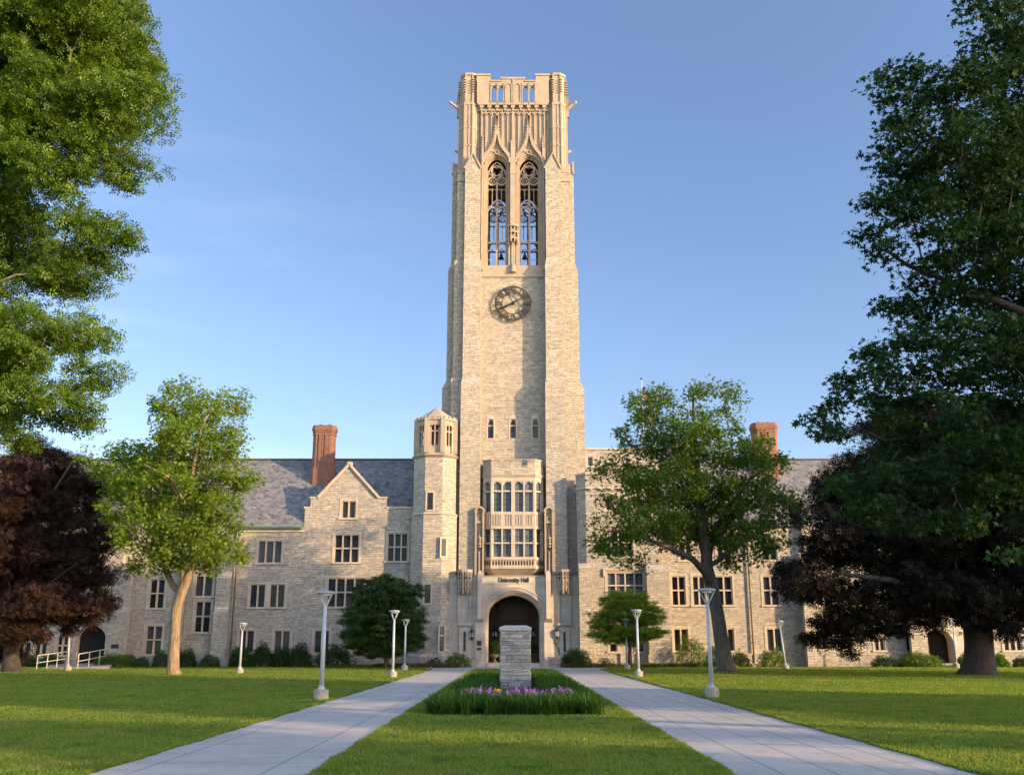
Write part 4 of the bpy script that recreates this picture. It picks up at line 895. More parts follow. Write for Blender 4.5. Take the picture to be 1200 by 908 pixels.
lv = rect(688, 534.5, 694.8, 546, YK)
b = MB(); b.tf = flat(YK); panel(b, k0, k1, 0, zk, [lv], .25)
for u in (k0, k1): b.add([(u,0,0),(u,10,0),(u,10,zk),(u,0,zk)], [(0,1,2,3)])
b.add([(k0,0,zk),(k1,0,zk),(k1,10,zk),(k0,10,zk)], [(0,1,2,3)]); b.add([(k0,10,0),(k1,10,0),(k1,10,zk),(k0,10,zk)], [(0,1,2,3)])
b.box(k0+.2, k0+1.1, .5, 2, zk, PZ(518, YK)); b.box(k1-.9, k1-.2, .1, 1.2, zk, PZ(522, YK))
ub = b.build('upper_block', M['stone'], hall)
t = MB(); t.tf = flat(YK); t.box(k0, k1+.1, -.1, .4, zk+.003, zk+.16); t.box(k0+.12, k0+1.2, .4, 2.1, PZ(518, YK), PZ(518, YK)+.14); t.build('coping', M['trim'], ub)
window(flat(YK), *lv, 1, 1, hall, glass='glass_b', depth=.2)
# right wing
YQ = 88.8; r0, r1 = X_(774, YQ), X_(945, YQ)
wall_block(YQ, [(r0, r1, PZ(617.5, YQ))],
    [(787,674.6,803.5,708.4,2,2,dict(hood=False)),(811.6,674.6,827,708.4,2,2),(838.5,674.6,858.5,708.4,2,2),(894,674.6,912.8,708.4,2,2),(789.6,736,806.8,762,2,1),(845,736,860.6,762,2,1),(898.5,736,917,762,2,1),(796,638,811,656,2,1),(840,638,856,656,2,1),(893,638,911,655.5,2,1)])
gable_roof(k1, X_(1320, YQ), YQ-.25, PZ(617.5, YQ), YR, zridge)
YZ = 88.2; s0, s1 = X_(945, YZ), X_(1320, YZ); pe0, pe1 = X_(1056, YZ), X_(1128, YZ)
far = [(955,738,970,760,2,1),(984,736,998,760,2,1),(1024.5,746,1037,761.5,2,1),(955,678,974,709,2,2),(1000,678,1018,709,2,2),(1030,678,1046,709,2,2)]
wall_block(YZ, [(s0, pe0, PZ(612, YZ))], far)
wall_block(YZ, [(pe1, s1, PZ(612, YZ))], [(1176,746,1198,761.5,3,1),(1140,678,1156,709,2,2),(1180,678,1198,709,2,2),(1215,746,1235,761.5,3,1)])
b = MB(); b.tf = flat(YZ-.6); ue = X_(1093, YZ-.6); arch_panel(b, pe0, pe1, 0, PZ(660, YZ), [(ue, 34/13, 0, PZ(752, YZ), 1.1, 1.2)], 1.3)
for u in (pe0, pe1): b.add([(u,0,0),(u,5,0),(u,5,PZ(660, YZ)),(u,0,PZ(660, YZ))], [(0,1,2,3)])
b.add([(pe0,0,PZ(660,YZ)),(pe1,0,PZ(660,YZ)),(pe1,5,PZ(660,YZ)),(pe0,5,PZ(660,YZ))], [(0,1,2,3)])
b.box(ue-1.8, ue+1.8, -1.2, -.003, .012, .16); b.box(ue-1.6, ue+1.6, -.8, -.003, .163, .32); b.build('side_entrance', M['lime'], hall)
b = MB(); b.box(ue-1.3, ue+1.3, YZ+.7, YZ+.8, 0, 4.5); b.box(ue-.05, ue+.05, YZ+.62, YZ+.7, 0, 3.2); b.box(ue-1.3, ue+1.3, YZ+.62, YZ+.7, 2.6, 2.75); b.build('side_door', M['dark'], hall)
for a, c, yt in ((938, 948, 655), (1056, 1075, 700)):
    b = MB(); b.tf = flat(YZ); p, q = X_(a, YZ), X_(c, YZ); zt = PZ(yt, YZ); wv = -.7 if a < 1000 else -1.1; b.box(p, q, wv, -.003, 0, zt); b.hexa([(p,wv,zt),(q,wv,zt),(q,-.003,zt),(p,-.003,zt)], [(p,-.1,zt+.6),(q,-.1,zt+.6),(q,-.003,zt+.6),(p,-.003,zt+.6)]); b.build('buttress', M['stone'], hall)
# rain pipes
for px_, Y in ((275.5, 88.25), (878.5, 88.7), (218, 88.3)):
    u = X_(px_, Y); b = MB(); b.tube([(u, Y-.08, .3), (u, Y-.08, zeave-.2)], .075, 8); b.box(u-.14, u+.14, Y-.24, Y-.0, zeave-.5, zeave-.15)
    for z in (2, 5, 8): b.box(u-.11, u+.11, Y-.12, Y, z, z+.08)
    b.build('rain_pipe', M['pipe'], hall)
# chimneys
def chimney(pa, pb_, pt_, Y):
    u0, u1, zt = PX(pa, 520, Y)+.08, PX(pb_, 520, Y)-.08, PZ(pt_, Y); w = u1-u0; d = w*.66; b = MB(); c = .32
    def ch(e, z0, z1, c=c): b.loft([[(u0-e+c, Y-e, z), (u1+e-c, Y-e, z), (u1+e, Y-e+c, z), (u1+e, Y+d+e-c, z), (u1+e-c, Y+d+e, z), (u0-e+c, Y+d+e, z), (u0-e, Y+d+e-c, z), (u0-e, Y-e+c, z)] for z in (z0, z1)])
    ch(.06, zridge-4, zridge-1.2); ch(-.03, zridge-1.2, zt-.95)
    for e, z0, z1 in ((.03, zt-.95, zt-.82), (-.02, zt-.82, zt-.68), (.04, zt-.68, zt-.5), (.10, zt-.5, zt-.2), (.03, zt-.2, zt)): ch(e, z0, z1)
    for f in (.36, .64): b.box(u0+w*f-.11, u0+w*f+.11, Y-.06, Y+.1, zridge-1.2, zt-.95)
    b.box(u0+w*.49-.08, u0+w*.49+.08, Y-.0, Y+.1, zridge-1.2, zt-.95)
    o = b.build('chimney', M['brick'], hall)
    for i in range(2): q = MB(); q.lathe(u0+w*(.3+.4*i), Y+d/2, [(0, zt+.002), (.22, zt+.002), (.18, zt+.2), (0, zt+.2)], 12); q.build('chimney_pot', M['pipe'], o)
    return o
chimney(364.5, 392.5, 498, 93.2); chimney(883, 914, 495, 94.0); chimney(182, 198, 505, 95.2)

# ============================================================ things on the roof and round the door
fp = thing('flagpole', 'thin grey flagpole with a small flag rising above the roof behind the leafy tree', 'flagpole', (PX(753.5, 500, 93.5), 93.5, zk))
b = MB(); x = PX(753.5, 500, 93.5); zt = PZ(444.5, 93.5); b.tube([(x, 93.5, zk), (x, 93.5, zt)], [.09, .05], 8); b.build('pole', M['lamptop'], fp)
b = MB(); b.prism(x, 93.5, 8, .12, zt, .05, zt+.16); b.build('finial', M['iron'], fp)
def flag_mat():
    t = NT('flag_cloth'); tc_ = t.node('ShaderNodeTexCoord'); sp = t.node('ShaderNodeSeparateXYZ'); t.l.new(tc_.outputs['Generated'], sp.inputs[0])
    st = t.math('GREATER_THAN', t.math('FRACT', t.math('MULTIPLY', sp.outputs[2], 6.5)), .5)
    c = t.mix(st, (.45, .04, .05, 1), (.75, .72, .68, 1)); cn = t.math('MULTIPLY', t.math('GREATER_THAN', sp.outputs[2], .55), t.math('LESS_THAN', sp.outputs[0], .6))
    c = t.mix(cn, c, (.05, .06, .16, 1)); t.l.new(c, t.b.inputs['Base Color']); return t.m
b = MB(); n, m_ = 8, 9; zf = zt-.6
vs_ = [(x+.07+.75*i/n, 93.5+.12*math.sin(i*1.7+j*.5), zf-.0-1.35*j/m_-.95*(i/n)**1.1-.1*math.sin(j)) for j in range(m_+1) for i in range(n+1)]
b.add(vs_, [(j*(n+1)+i, j*(n+1)+i+1, (j+1)*(n+1)+i+1, (j+1)*(n+1)+i) for j in range(m_) for i in range(n)]); b.build('flag', flag_mat(), fp)

# ============================================================ foliage toolkit
def np_mesh(name, verts, faces, mat, parent=None, smooth=False):
    off = np.array(ORG.get(parent, Vector((0, 0, 0)))) if parent else np.zeros(3)
    me = bpy.data.meshes.new(name); n, k = faces.shape
    me.vertices.add(len(verts)); me.vertices.foreach_set('co', (verts-off).astype(np.float32).ravel())
    me.loops.add(n*k); me.loops.foreach_set('vertex_index', faces.astype(np.int32).ravel())
    me.polygons.add(n); me.polygons.foreach_set('loop_start', np.arange(0, n*k, k, dtype=np.int32))
    if smooth: me.polygons.foreach_set('use_smooth', np.ones(n, dtype=bool))
    me.update(calc_edges=True); return link(name, me, mat, parent)
TEMPL = {
    'oval': (np.array([(0,-.5,0),(.27,0,.07),(0,.55,0),(-.27,0,.07)]), np.array([(0,1,2,3)])),
    'blade': (np.array([(-.5,0,0),(.5,0,0),(.0,1,0)]), np.array([(0,1,2)])),
}
def maple():
    v = [(0,0,0)]; f = []
    tips = [(-2.35,.36),(-1.05,.5),(0,.58),(1.05,.5),(2.35,.36)]
    for a, r in tips: v.append((math.sin(a)*r, math.cos(a)*r, -.05))
    for a in (-2.95,-1.7,-.52,.52,1.7,2.95): v.append((math.sin(a)*.2, math.cos(a)*.2, .04))
    for i in range(5): f.append((0, 6+i, 1+i, 7+i))
    return np.array(v), np.array(f)
TEMPL['maple'] = maple()
def spray():
    v, f = [], []
    for j, (x, y, a) in enumerate(((0,.45,0),(.3,.12,1.0),(-.3,.12,-1.0),(.26,-.3,1.3),(-.26,-.3,-1.3))):
        c, s_ = math.cos(a), math.sin(a)
        for (p, q, h) in ((0,-.28,0),(.13,0,.04),(0,.34,-.02),(-.13,0,.04)): v.append((x+p*c+q*s_, y-p*s_+q*c, h))
        f.append(tuple(range(4*j, 4*j+4)))
    return np.array(v), np.array(f)
TEMPL['spray'] = spray()
def leaf_arrays(c, size, tmpl, up=.9, droop=.3, rg=rng):
    n = len(c); T, Fc = TEMPL[tmpl]
    nrm = rg.normal(size=(n, 3))*.75; nrm[:, 2] += up; nrm /= np.linalg.norm(nrm, axis=1)[:, None]
    t = rg.normal(size=(n, 3)); t[:, 2] -= droop; t -= (t*nrm).sum(1)[:, None]*nrm; t /= np.linalg.norm(t, axis=1)[:, None]+1e-9
    b = np.cross(nrm, t); s = (size*rg.uniform(.65, 1.3, n))[:, None, None]
    V = c[:, None, :]+s*(T[None, :, 0:1]*b[:, None, :]+T[None, :, 1:2]*t[:, None, :]+T[None, :, 2:3]*nrm[:, None, :])
    k = len(T); Fa = (Fc[None]+(np.arange(n)*k)[:, None, None]).reshape(-1, Fc.shape[1]); return V.reshape(-1, 3), Fa
def blob_points(blobs, spacing, rg):
    """cluster centres in a union of ellipsoids, biased to the outside, thinned by spacing"""
    pts = []
    for (cx, cy, cz, rx, ry, rz) in blobs:
        n = int(14*rx*ry*rz/spacing**3)+6; d = rg.normal(size=(n, 3)); d /= np.linalg.norm(d, axis=1)[:, None]
        r = rg.uniform(.12, 1, n)**.42; r *= 1+.12*rg.normal(size=n)*(r > .8); pts.append(np.array([cx, cy, cz])+d*r[:, None]*np.array([rx, ry, rz]))
    P_ = np.concatenate(pts); P_ = P_[rg.permutation(len(P_))]; keep = np.zeros((0, 3))
    out = []
    cell = {}
    for p in P_:
        k = tuple((p//spacing).astype(int)); ok = True
        for a in (-1, 0, 1):
            for b_ in (-1, 0, 1):
                for c_ in (-1, 0, 1):
                    for q in cell.get((k[0]+a, k[1]+b_, k[2]+c_), ()):
                        if (p[0]-q[0])**2+(p[1]-q[1])**2+(p[2]-q[2])**2 < (spacing*.72)**2: ok = False; break
                    if not ok: break
                if not ok: break
            if not ok: break
        if ok: cell.setdefault(k, []).append(p); out.append(p)
    return np.array(out)
def tree(name, label, cat, trunk, limbs, blobs, spacing, leafmat, barkmat, leaves=90, lsize=.2, tmpl='spray', csize=None, up=.9, seed=1, group=None,
         tip_r=.018, flat_=.55, only=None, droop=.3, thin=0.0, rpow=.45, sides=6):
    rg = np.random.default_rng(seed); base = trunk[0][0]
    root = thing(name, label, cat, base, group)
    cl = blob_points(blobs, spacing, rg)
    if only is not None: cl = cl[only(cl)]
    # skeleton nodes: pos, parent, cap radius
    nodes, par, cap = [], [], []
    def chain(pts, start):
        prev = start
        for i in range(len(pts)-1):
            a, ra = np.array(pts[i][0], float), pts[i][1]; b_, rb_ = np.array(pts[i+1][0], float), pts[i+1][1]
            n = max(1, int(np.linalg.norm(b_-a)/.8))
            for j in range(0 if (i == 0 and start is None) else 1, n+1):
                f = j/n; nodes.append(a*(1-f)+b_*f); par.append(-1 if prev is None else prev); cap.append(ra*(1-f)+rb_*f); prev = len(nodes)-1
        return prev
    chain(trunk, None); nt = len(nodes)
    for L in limbs:
        p0 = np.array(L[0][0], float); d = [np.linalg.norm(nodes[i]-p0) for i in range(nt)]; chain(L, int(np.argmin(d)))
    fixed = len(nodes)
    zmin = trunk[-1][0][2] if not limbs else min(L[0][0][2] for L in limbs)
    N = np.array(nodes); Dn = np.zeros(len(nodes))
    for i in range(len(nodes)):
        if par[i] >= 0: Dn[i] = Dn[par[i]]+np.linalg.norm(N[i]-N[par[i]])
    cap_n = len(cl)*3+fixed+10; NN = np.zeros((cap_n, 3)); DD = np.full(cap_n, 1e9); NN[:fixed] = N; DD[:fixed] = Dn; DD[:nt][N[:nt, 2] < zmin*.8] = 1e9; m = fixed
    ordr = np.argsort(np.min(np.linalg.norm(cl[:, None, :]-N[None, ::2, :], axis=2), axis=1)); ends = []
    for ci in ordr:
        c = cl[ci]; dist = np.linalg.norm(NN[:m]-c, axis=1); cost = dist+.33*DD[:m]; k = int(np.argmin(cost)); a = NN[k]; L = dist[k]
        mid1 = a*.6+c*.4+np.array([0, 0, .12*L])+rg.normal(size=3)*.06*L; mid2 = a*.25+c*.75+np.array([0, 0, .1*L])+rg.normal(size=3)*.05*L
        pr = k
        for q in (mid1, mid2, c) if L > 1.2 else (c,):
            NN[m] = q; par.append(pr); cap.append(9); DD[m] = DD[pr]+np.linalg.norm(q-NN[pr]); pr = m; m += 1
        ends.append(pr)
    cnt = np.zeros(m); cnt[ends] = 1
    for i in range(m-1, -1, -1):
        if par[i] >= 0: cnt[par[i]] += cnt[i]
    # tubes: follow the heaviest child
    rad = tip_r*np.maximum(cnt, 1)**rpow
    for i in range(fixed): rad[i] = cap[i]
    for i in range(fixed, m): rad[i] = min(rad[i], rad[par[i]]*.9)
    ch = {}
    for i in range(m): ch.setdefault(par[i], []).append(i)
    tb_ = MB(); stack = [(0, None)]
    while stack:
        s0, frm = stack.pop(); path = ([frm] if frm is not None else [])+[s0]; cur = s0
        while cur in ch:
            kids = sorted(ch[cur], key=lambda q: (-(1 if q < fixed and (q == cur+1) else 0), -cnt[q])); 
            for q in kids[1:]: stack.append((q, cur))
            cur = kids[0]; path.append(cur)
        if len(path) > 1:
            rr = [rad[q] for q in path]
            if frm is not None: rr[0] = rad[path[1]]
            pts = [NN[q] for q in path]
            tb_.tube([Vector(p) for p in pts], rr, 12 if s0 == 0 else (sides if rr[0] > .05 else 4))
    tk = tb_.build('trunk', barkmat, root, True)
    if csize is None: csize = spacing*.62
    nL = rg.poisson(leaves, len(cl)); idx = np.repeat(np.arange(len(cl)), nL); sg = csize*rg.uniform(.7, 1.25, len(cl))[idx]
    off = rg.normal(size=(len(idx), 3)); ln = np.linalg.norm(off, axis=1)[:, None]; off = off/ln*np.minimum(ln, 2.3)*.62
    off *= sg[:, None]; off[:, 2] *= flat_; off[:, 2] -= .12*np.linalg.norm(off[:, :2], axis=1)*droop*3
    c = cl[idx]+off
    V, Fa = leaf_arrays(c, lsize, tmpl, up, droop, rg); np_mesh('crown', V, Fa, leafmat, root)
    return root
def B(px, py, Y, rx, rz, ry=None, dY=0.0):
    """an ellipsoid whose centre is seen at a photo pixel at distance Y; radii given in photo pixels at that distance"""
    p = P(px, py, Y+dY); s_ = F_PX/((Y+dY)*cT+(p.z-CAM_H)*sT); rx_ = rx/s_; return (p.x, p.y, p.z, rx_, (ry/s_ if ry else rx_*.95), rz/s_)
M['leaf_a'] = foliage('broad_leaf_green', (.026,.062,.008,1), (.058,.112,.012,1), (.12,.185,.024,1), .42)
M['leaf_b'] = foliage('bright_green_leaf', (.048,.10,.008,1), (.105,.175,.014,1), (.19,.26,.03,1), .45)
M['leaf_c'] = foliage('deep_green_leaf', (0.0121,0.0330,0.0077,1), (0.0220,0.0523,0.0110,1), (0.0413,0.0825,0.0154,1), .35)
M['leaf_p'] = foliage('copper_leaf', (.018,.009,.010,1), (.036,.016,.016,1), (.058,.036,.020,1), .22, .45)
M['leaf_d'] = foliage('dark_copper_leaf', (.006,.005,.005,1), (.010,.008,.007,1), (.022,.018,.009,1), .15, .5)
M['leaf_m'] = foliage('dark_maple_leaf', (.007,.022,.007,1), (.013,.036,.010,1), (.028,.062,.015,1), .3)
M['leaf_e'] = foliage('elm_leaf', (.028,.066,.007,1), (.062,.120,.010,1), (.13,.20,.018,1), .35)
M['bark_b'] = bark('beech_bark', (.045,.035,.03))
M['leaf_s'] = foliage('shrub_leaf', (0.0132,0.0360,0.0072,1), (0.0270,0.0630,0.0108,1), (0.0480,0.0900,0.0180,1), .25)
M['bark_l'] = bark('light_bark', (.22,.155,.085)); M['bark_d'] = bark('dark_bark', (.085,.065,.05)); M['bark_m'] = bark('grey_bark', (.15,.12,.09))

# --- lawn tree left (forked pale trunk) ------------------------------------------------
Yt = 62.0; q = lambda px, py, dY=0, Y=None: tuple(P(px, py, (Y or Yt)+dY))
g0 = G(203, 791); Yt = g0.y
t0 = tree('lawn_tree', 'bright green leafy tree with a pale forked trunk on the lawn before the left wing', 'tree',
    [((g0.x, Yt, 0), .54), (q(203, 783), .37), (q(204, 750), .33), (q(207, 712), .32), (q(212, 695), .32)],
    [[(q(210, 700), .30), (q(222, 672), .25), (q(226, 640), .2), (q(222, 600), .15), (q(226, 550, -1), .10), (q(236, 500, -1), .06)],
     [(q(209, 700), .24), (q(196, 672, 1), .2), (q(184, 640, 1), .14), (q(165, 600, 2), .09)],
     [(q(226, 640), .13), (q(250, 590, 2), .1), (q(268, 560, 3), .06)], [(q(222, 600), .1), (q(200, 560, -3), .08), (q(170, 545, -3), .05)]],
    [B(215,480,Yt,38,24),B(262,477,Yt,22,22,dY=2),B(205,515,Yt,28,20,dY=-2),B(235,520,Yt,52,28),B(158,540,Yt,42,26,dY=1),B(265,555,Yt,34,26),B(200,575,Yt,66,32),B(255,600,Yt,30,30,dY=-1),
     B(190,620,Yt,54,26,dY=-1),B(225,645,Yt,58,20),B(150,590,Yt,28,24,dY=-1),B(172,655,Yt,26,13),B(255,640,Yt,28,18,dY=2),B(285,565,Yt,13,12),B(212,455,Yt,18,10)],
    1.2, M['leaf_b'], M['bark_l'], leaves=150, lsize=.27, tmpl='maple', seed=3, flat_=.8, csize=.66)
# --- lawn tree right ---------------------------------------------------------------------
g1 = G(851, 788); Yt = g1.y
t1 = tree('lawn_tree', 'spreading green tree with a dark leaning trunk on the lawn before the right wing', 'tree',
    [((g1.x, Yt, 0), .85), (q(850, 780), .60), (q(846, 755), .50), (q(841, 720), .46), (q(835, 690), .45), (q(828, 665), .45)],
    [[(q(830, 670), .42), (q(826, 630), .36), (q(820, 580), .26), (q(815, 520), .17), (q(812, 465), .07)],
     [(q(832, 678), .28), (q(812, 655, -2), .22), (q(780, 640, -3), .15), (q(740, 625, -3), .09), (q(712, 622, -3), .05)],
     [(q(828, 640), .28), (q(850, 600, 2), .2), (q(880, 560, 2), .13), (q(905, 545, 2), .06)],
     [(q(830, 665), .2), (q(870, 635, -2), .15), (q(910, 610, -2), .07)], [(q(822, 590), .2), (q(790, 540, -2), .14), (q(760, 490, -2), .07)], [(q(820, 600), .16), (q(770, 580, 3), .1), (q(730, 560, 3), .05)]],
    [B(768,478,Yt,34,22),B(820,470,Yt,22,30),B(850,478,Yt,16,22,dY=2),B(745,515,Yt,32,22,dY=-1),B(805,520,Yt,52,28),B(865,530,Yt,40,26),B(735,550,Yt,30,14,dY=1),B(712,548,Yt,14,8),B(785,570,Yt,62,26,dY=-1),
     B(900,538,Yt,22,13,dY=1),B(870,580,Yt,52,24),B(915,600,Yt,30,22,dY=-1),B(760,615,Yt,52,24,dY=-2),B(830,615,Yt,56,26,dY=2),B(730,632,Yt,28,16,dY=-2),B(880,632,Yt,40,18,dY=-1),B(720,590,Yt,24,12),B(745,655,Yt,16,11,dY=-1),B(860,655,Yt,20,10),B(705,640,Yt,12,7),B(890,655,Yt,14,9)],
    1.3, M['leaf_a'], M['bark_d'], leaves=130, lsize=.30, tmpl='maple', seed=8, flat_=.8, csize=.70)
# --- small trees by the door ----------------------------------------------------------------
for nm, lab, px_, Y_, bl, mat, sd in (
    ('small_tree', 'dense round dark green small tree between the stair turret and two lamp posts', 452, 80.5, [(452,700,38,20),(450,725,46,20),(430,745,28,16),(472,748,26,14),(450,757,36,12),(452,685,20,10)], 'leaf_s', 21),
    ('small_tree', 'small layered light green tree under the wide window of the right corner block', 738, 79.0, [(732,705,28,14),(760,722,22,13),(710,727,22,12),(737,722,34,16),(735,742,44,11),(752,703,14,9)], 'leaf_b', 22)):
    gx_ = PX(px_, 780, Y_)
    tree(nm, lab, 'tree', [((gx_, Y_, 0), .2), ((gx_+.05, Y_, 1.6), .13), ((gx_, Y_, 3.0), .10), ((gx_+.1, Y_, 4.6), .06)], [[((gx_, Y_, 1.5), .08), ((gx_-.9, Y_, 3), .05)], [((gx_, Y_, 1.6), .08), ((gx_+.9, Y_+.2, 3.1), .05)]],
        [B(a, b_, Y_, c_, d_) for a, b_, c_, d_ in bl], .62, M[mat], M['bark_d'], leaves=(72 if sd == 21 else 46), lsize=.21, tmpl='spray', seed=sd, flat_=.4, group=None, tip_r=.012)
# --- copper beeches ------------------------------------------------------------------------
g2 = G(13, 788); Yt = g2.y
tree('copper_beech', 'purple leaved beech at the left edge beside the ramp railings', 'tree', [((g2.x, Yt, 0), .7), (q(13, 770), .5), (q(14, 740), .45), (q(18, 690), .4), (q(22, 620), .25), (q(30, 550), .1)],
    [[(q(14, 735), .25), (q(50, 690, -2), .15), (q(90, 660, -3), .07)], [(q(15, 720), .25), (q(-30, 670, 1), .15)], [(q(18, 690), .2), (q(70, 640, 3), .12), (q(100, 600, 3), .06)], [(q(20, 650), .16), (q(60, 580, -2), .1), (q(85, 540, -2), .05)]],
    [B(45,552,Yt,44,26),B(88,575,Yt,40,26,dY=1),B(20,590,Yt,60,30,dY=-1),B(90,625,Yt,48,30),B(30,650,Yt,70,34,dY=-1),B(100,672,Yt,38,22,dY=-1),B(60,705,Yt,62,24,dY=-2),B(-30,620,Yt,60,50),B(-40,700,Yt,60,40),B(20,735,Yt,46,15,dY=-2),B(95,720,Yt,30,20,dY=0),B(5,765,Yt,24,10,dY=2),B(118,700,Yt,16,8),B(38,528,Yt,24,12),B(110,645,Yt,25,20)],
    1.05, M['leaf_p'], M['bark_b'], leaves=125, lsize=.27, tmpl='spray', seed=31, flat_=.6)
g3 = G(1148, 791); Yt = g3.y
tree('copper_beech', 'very dark wide beech with a flared trunk and low sweeping boughs at the right', 'tree', [((g3.x, Yt, 0), 1.5), ((g3.x, Yt, .35), 1.05), (q(1148, 770), .88), (q(1147, 752), .85), (q(1146, 735), .9)],
    [[(q(1146, 742), .55), (q(1128, 722, -2), .42), (q(1095, 700, -3), .3), (q(1045, 680, -4), .2), (q(985, 672, -4), .1), (q(950, 680, -4), .05)], [(q(1148, 742), .5), (q(1172, 718, -1), .38), (q(1215, 690, -2), .2)],
     [(q(1146, 736), .55), (q(1140, 690), .45), (q(1135, 630), .35), (q(1125, 570), .2), (q(1120, 500), .1)], [(q(1146, 736), .4), (q(1115, 680, 2), .3), (q(1060, 630, 3), .2), (q(1000, 590, 3), .1)], [(q(1148, 738), .4), (q(1180, 670, 2), .3), (q(1210, 600, 2), .15)]],
    [B(985,575,Yt,38,28),B(1030,560,Yt,60,34),B(975,630,Yt,48,32,dY=-2),B(1040,640,Yt,70,40,dY=-1),B(960,690,Yt,44,22,dY=-3),B(1010,705,Yt,44,26,dY=-3),B(1060,690,Yt,50,24,dY=-3),B(1110,600,Yt,80,50),B(1180,620,Yt,70,60),B(1150,520,Yt,90,50),B(1120,670,Yt,60,34,dY=2),B(1190,690,Yt,50,30,dY=-2),
     B(940,665,Yt,22,14,dY=-2),B(990,735,Yt,22,16,dY=-3),B(1080,715,Yt,30,14,dY=3),B(1240,640,Yt,60,60),B(1000,728,Yt,40,24,dY=-2),B(965,738,Yt,24,18,dY=-2),B(1045,728,Yt,34,18,dY=-2),B(1100,722,Yt,34,14,dY=-3),B(1175,718,Yt,36,20,dY=-3),B(1130,695,Yt,50,22,dY=-3),B(985,758,Yt,16,11,dY=-2),B(925,670,Yt,20,16,dY=-1),B(1200,735,Yt,26,14,dY=-2),B(930,700,Yt,18,10,dY=-2),B(1060,500,Yt,50,30)],
    1.12, M['leaf_d'], M['bark_b'], leaves=110, lsize=.30, tmpl='spray', seed=33, flat_=.6, droop=.5)
# --- near trees that frame the view ---------------------------------------------------------
Yt = 25.0; bx_ = 19.0
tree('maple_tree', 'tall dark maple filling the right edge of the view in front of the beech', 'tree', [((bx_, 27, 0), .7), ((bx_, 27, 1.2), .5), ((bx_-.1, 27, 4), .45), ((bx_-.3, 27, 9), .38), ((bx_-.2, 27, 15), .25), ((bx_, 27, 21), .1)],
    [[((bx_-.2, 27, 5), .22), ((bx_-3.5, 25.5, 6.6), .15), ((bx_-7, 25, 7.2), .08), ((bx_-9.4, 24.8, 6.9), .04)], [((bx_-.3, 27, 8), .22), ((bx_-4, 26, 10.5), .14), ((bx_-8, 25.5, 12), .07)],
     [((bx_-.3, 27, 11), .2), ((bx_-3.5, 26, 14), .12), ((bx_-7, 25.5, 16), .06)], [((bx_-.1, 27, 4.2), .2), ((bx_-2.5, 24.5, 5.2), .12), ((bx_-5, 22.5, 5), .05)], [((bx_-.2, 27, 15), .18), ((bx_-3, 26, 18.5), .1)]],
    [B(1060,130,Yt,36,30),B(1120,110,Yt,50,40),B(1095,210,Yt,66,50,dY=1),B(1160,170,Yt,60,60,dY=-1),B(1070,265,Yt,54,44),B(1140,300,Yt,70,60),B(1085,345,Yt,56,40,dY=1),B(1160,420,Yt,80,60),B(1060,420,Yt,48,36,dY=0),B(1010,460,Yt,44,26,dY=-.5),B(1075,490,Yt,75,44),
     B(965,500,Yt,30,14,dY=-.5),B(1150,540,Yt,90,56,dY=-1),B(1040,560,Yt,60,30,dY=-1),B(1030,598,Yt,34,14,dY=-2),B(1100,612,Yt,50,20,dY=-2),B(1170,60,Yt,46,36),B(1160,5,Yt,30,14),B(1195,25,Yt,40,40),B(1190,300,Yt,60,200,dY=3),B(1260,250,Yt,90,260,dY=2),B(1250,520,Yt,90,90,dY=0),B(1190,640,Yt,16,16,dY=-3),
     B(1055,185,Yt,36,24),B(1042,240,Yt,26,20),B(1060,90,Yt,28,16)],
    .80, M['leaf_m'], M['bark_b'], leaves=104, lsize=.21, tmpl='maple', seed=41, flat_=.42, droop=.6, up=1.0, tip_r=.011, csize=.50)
Yt = 30.0; bx2 = -20.0
tree('elm_tree', 'tall sunlit green tree whose crown hangs in at the upper left corner', 'tree', [((bx2, 30, 0), .8), ((bx2, 30, 1.5), .55), ((bx2+.1, 30, 6), .5), ((bx2+.3, 30, 13), .4), ((bx2+.2, 30, 20), .25), ((bx2, 30, 28), .1)],
    [[((bx2+.2, 30, 8), .22), ((bx2+3, 29.5, 10), .14), ((bx2+5.0, 29, 10.2), .07)], [((bx2+.2, 30, 15), .25), ((bx2+4, 29, 19), .15), ((bx2+6, 29, 20.3), .07)], [((bx2+.2, 30, 19), .2), ((bx2+4, 30, 24), .1)]],
    [B(60,40,Yt,110,46),B(130,50,Yt,40,34,dY=1),B(165,110,Yt,28,36,dY=0),B(110,130,Yt,60,44,dY=-1),B(40,130,Yt,60,60,dY=-1),B(130,190,Yt,36,26),B(60,200,Yt,50,26,dY=-1),B(120,265,Yt,40,26),B(100,315,Yt,36,22,dY=1),B(35,290,Yt,44,40,dY=2),B(15,240,Yt,30,20),B(60,330,Yt,40,18,dY=1),
     B(85,390,Yt,38,26),B(30,400,Yt,50,36,dY=-1),B(100,440,Yt,30,28),B(40,470,Yt,50,36,dY=-1),B(10,510,Yt,26,14),B(70,490,Yt,30,16),B(-40,200,Yt,70,200,dY=1),B(-30,430,Yt,60,90),B(140,90,Yt,40,40),B(180,140,Yt,14,12),B(0,-30,Yt,150,50)],
    .80, M['leaf_e'], M['bark_m'], leaves=140, lsize=.20, tmpl='spray', seed=43, flat_=.5, droop=.5, up=.8, tip_r=.011, csize=.58)
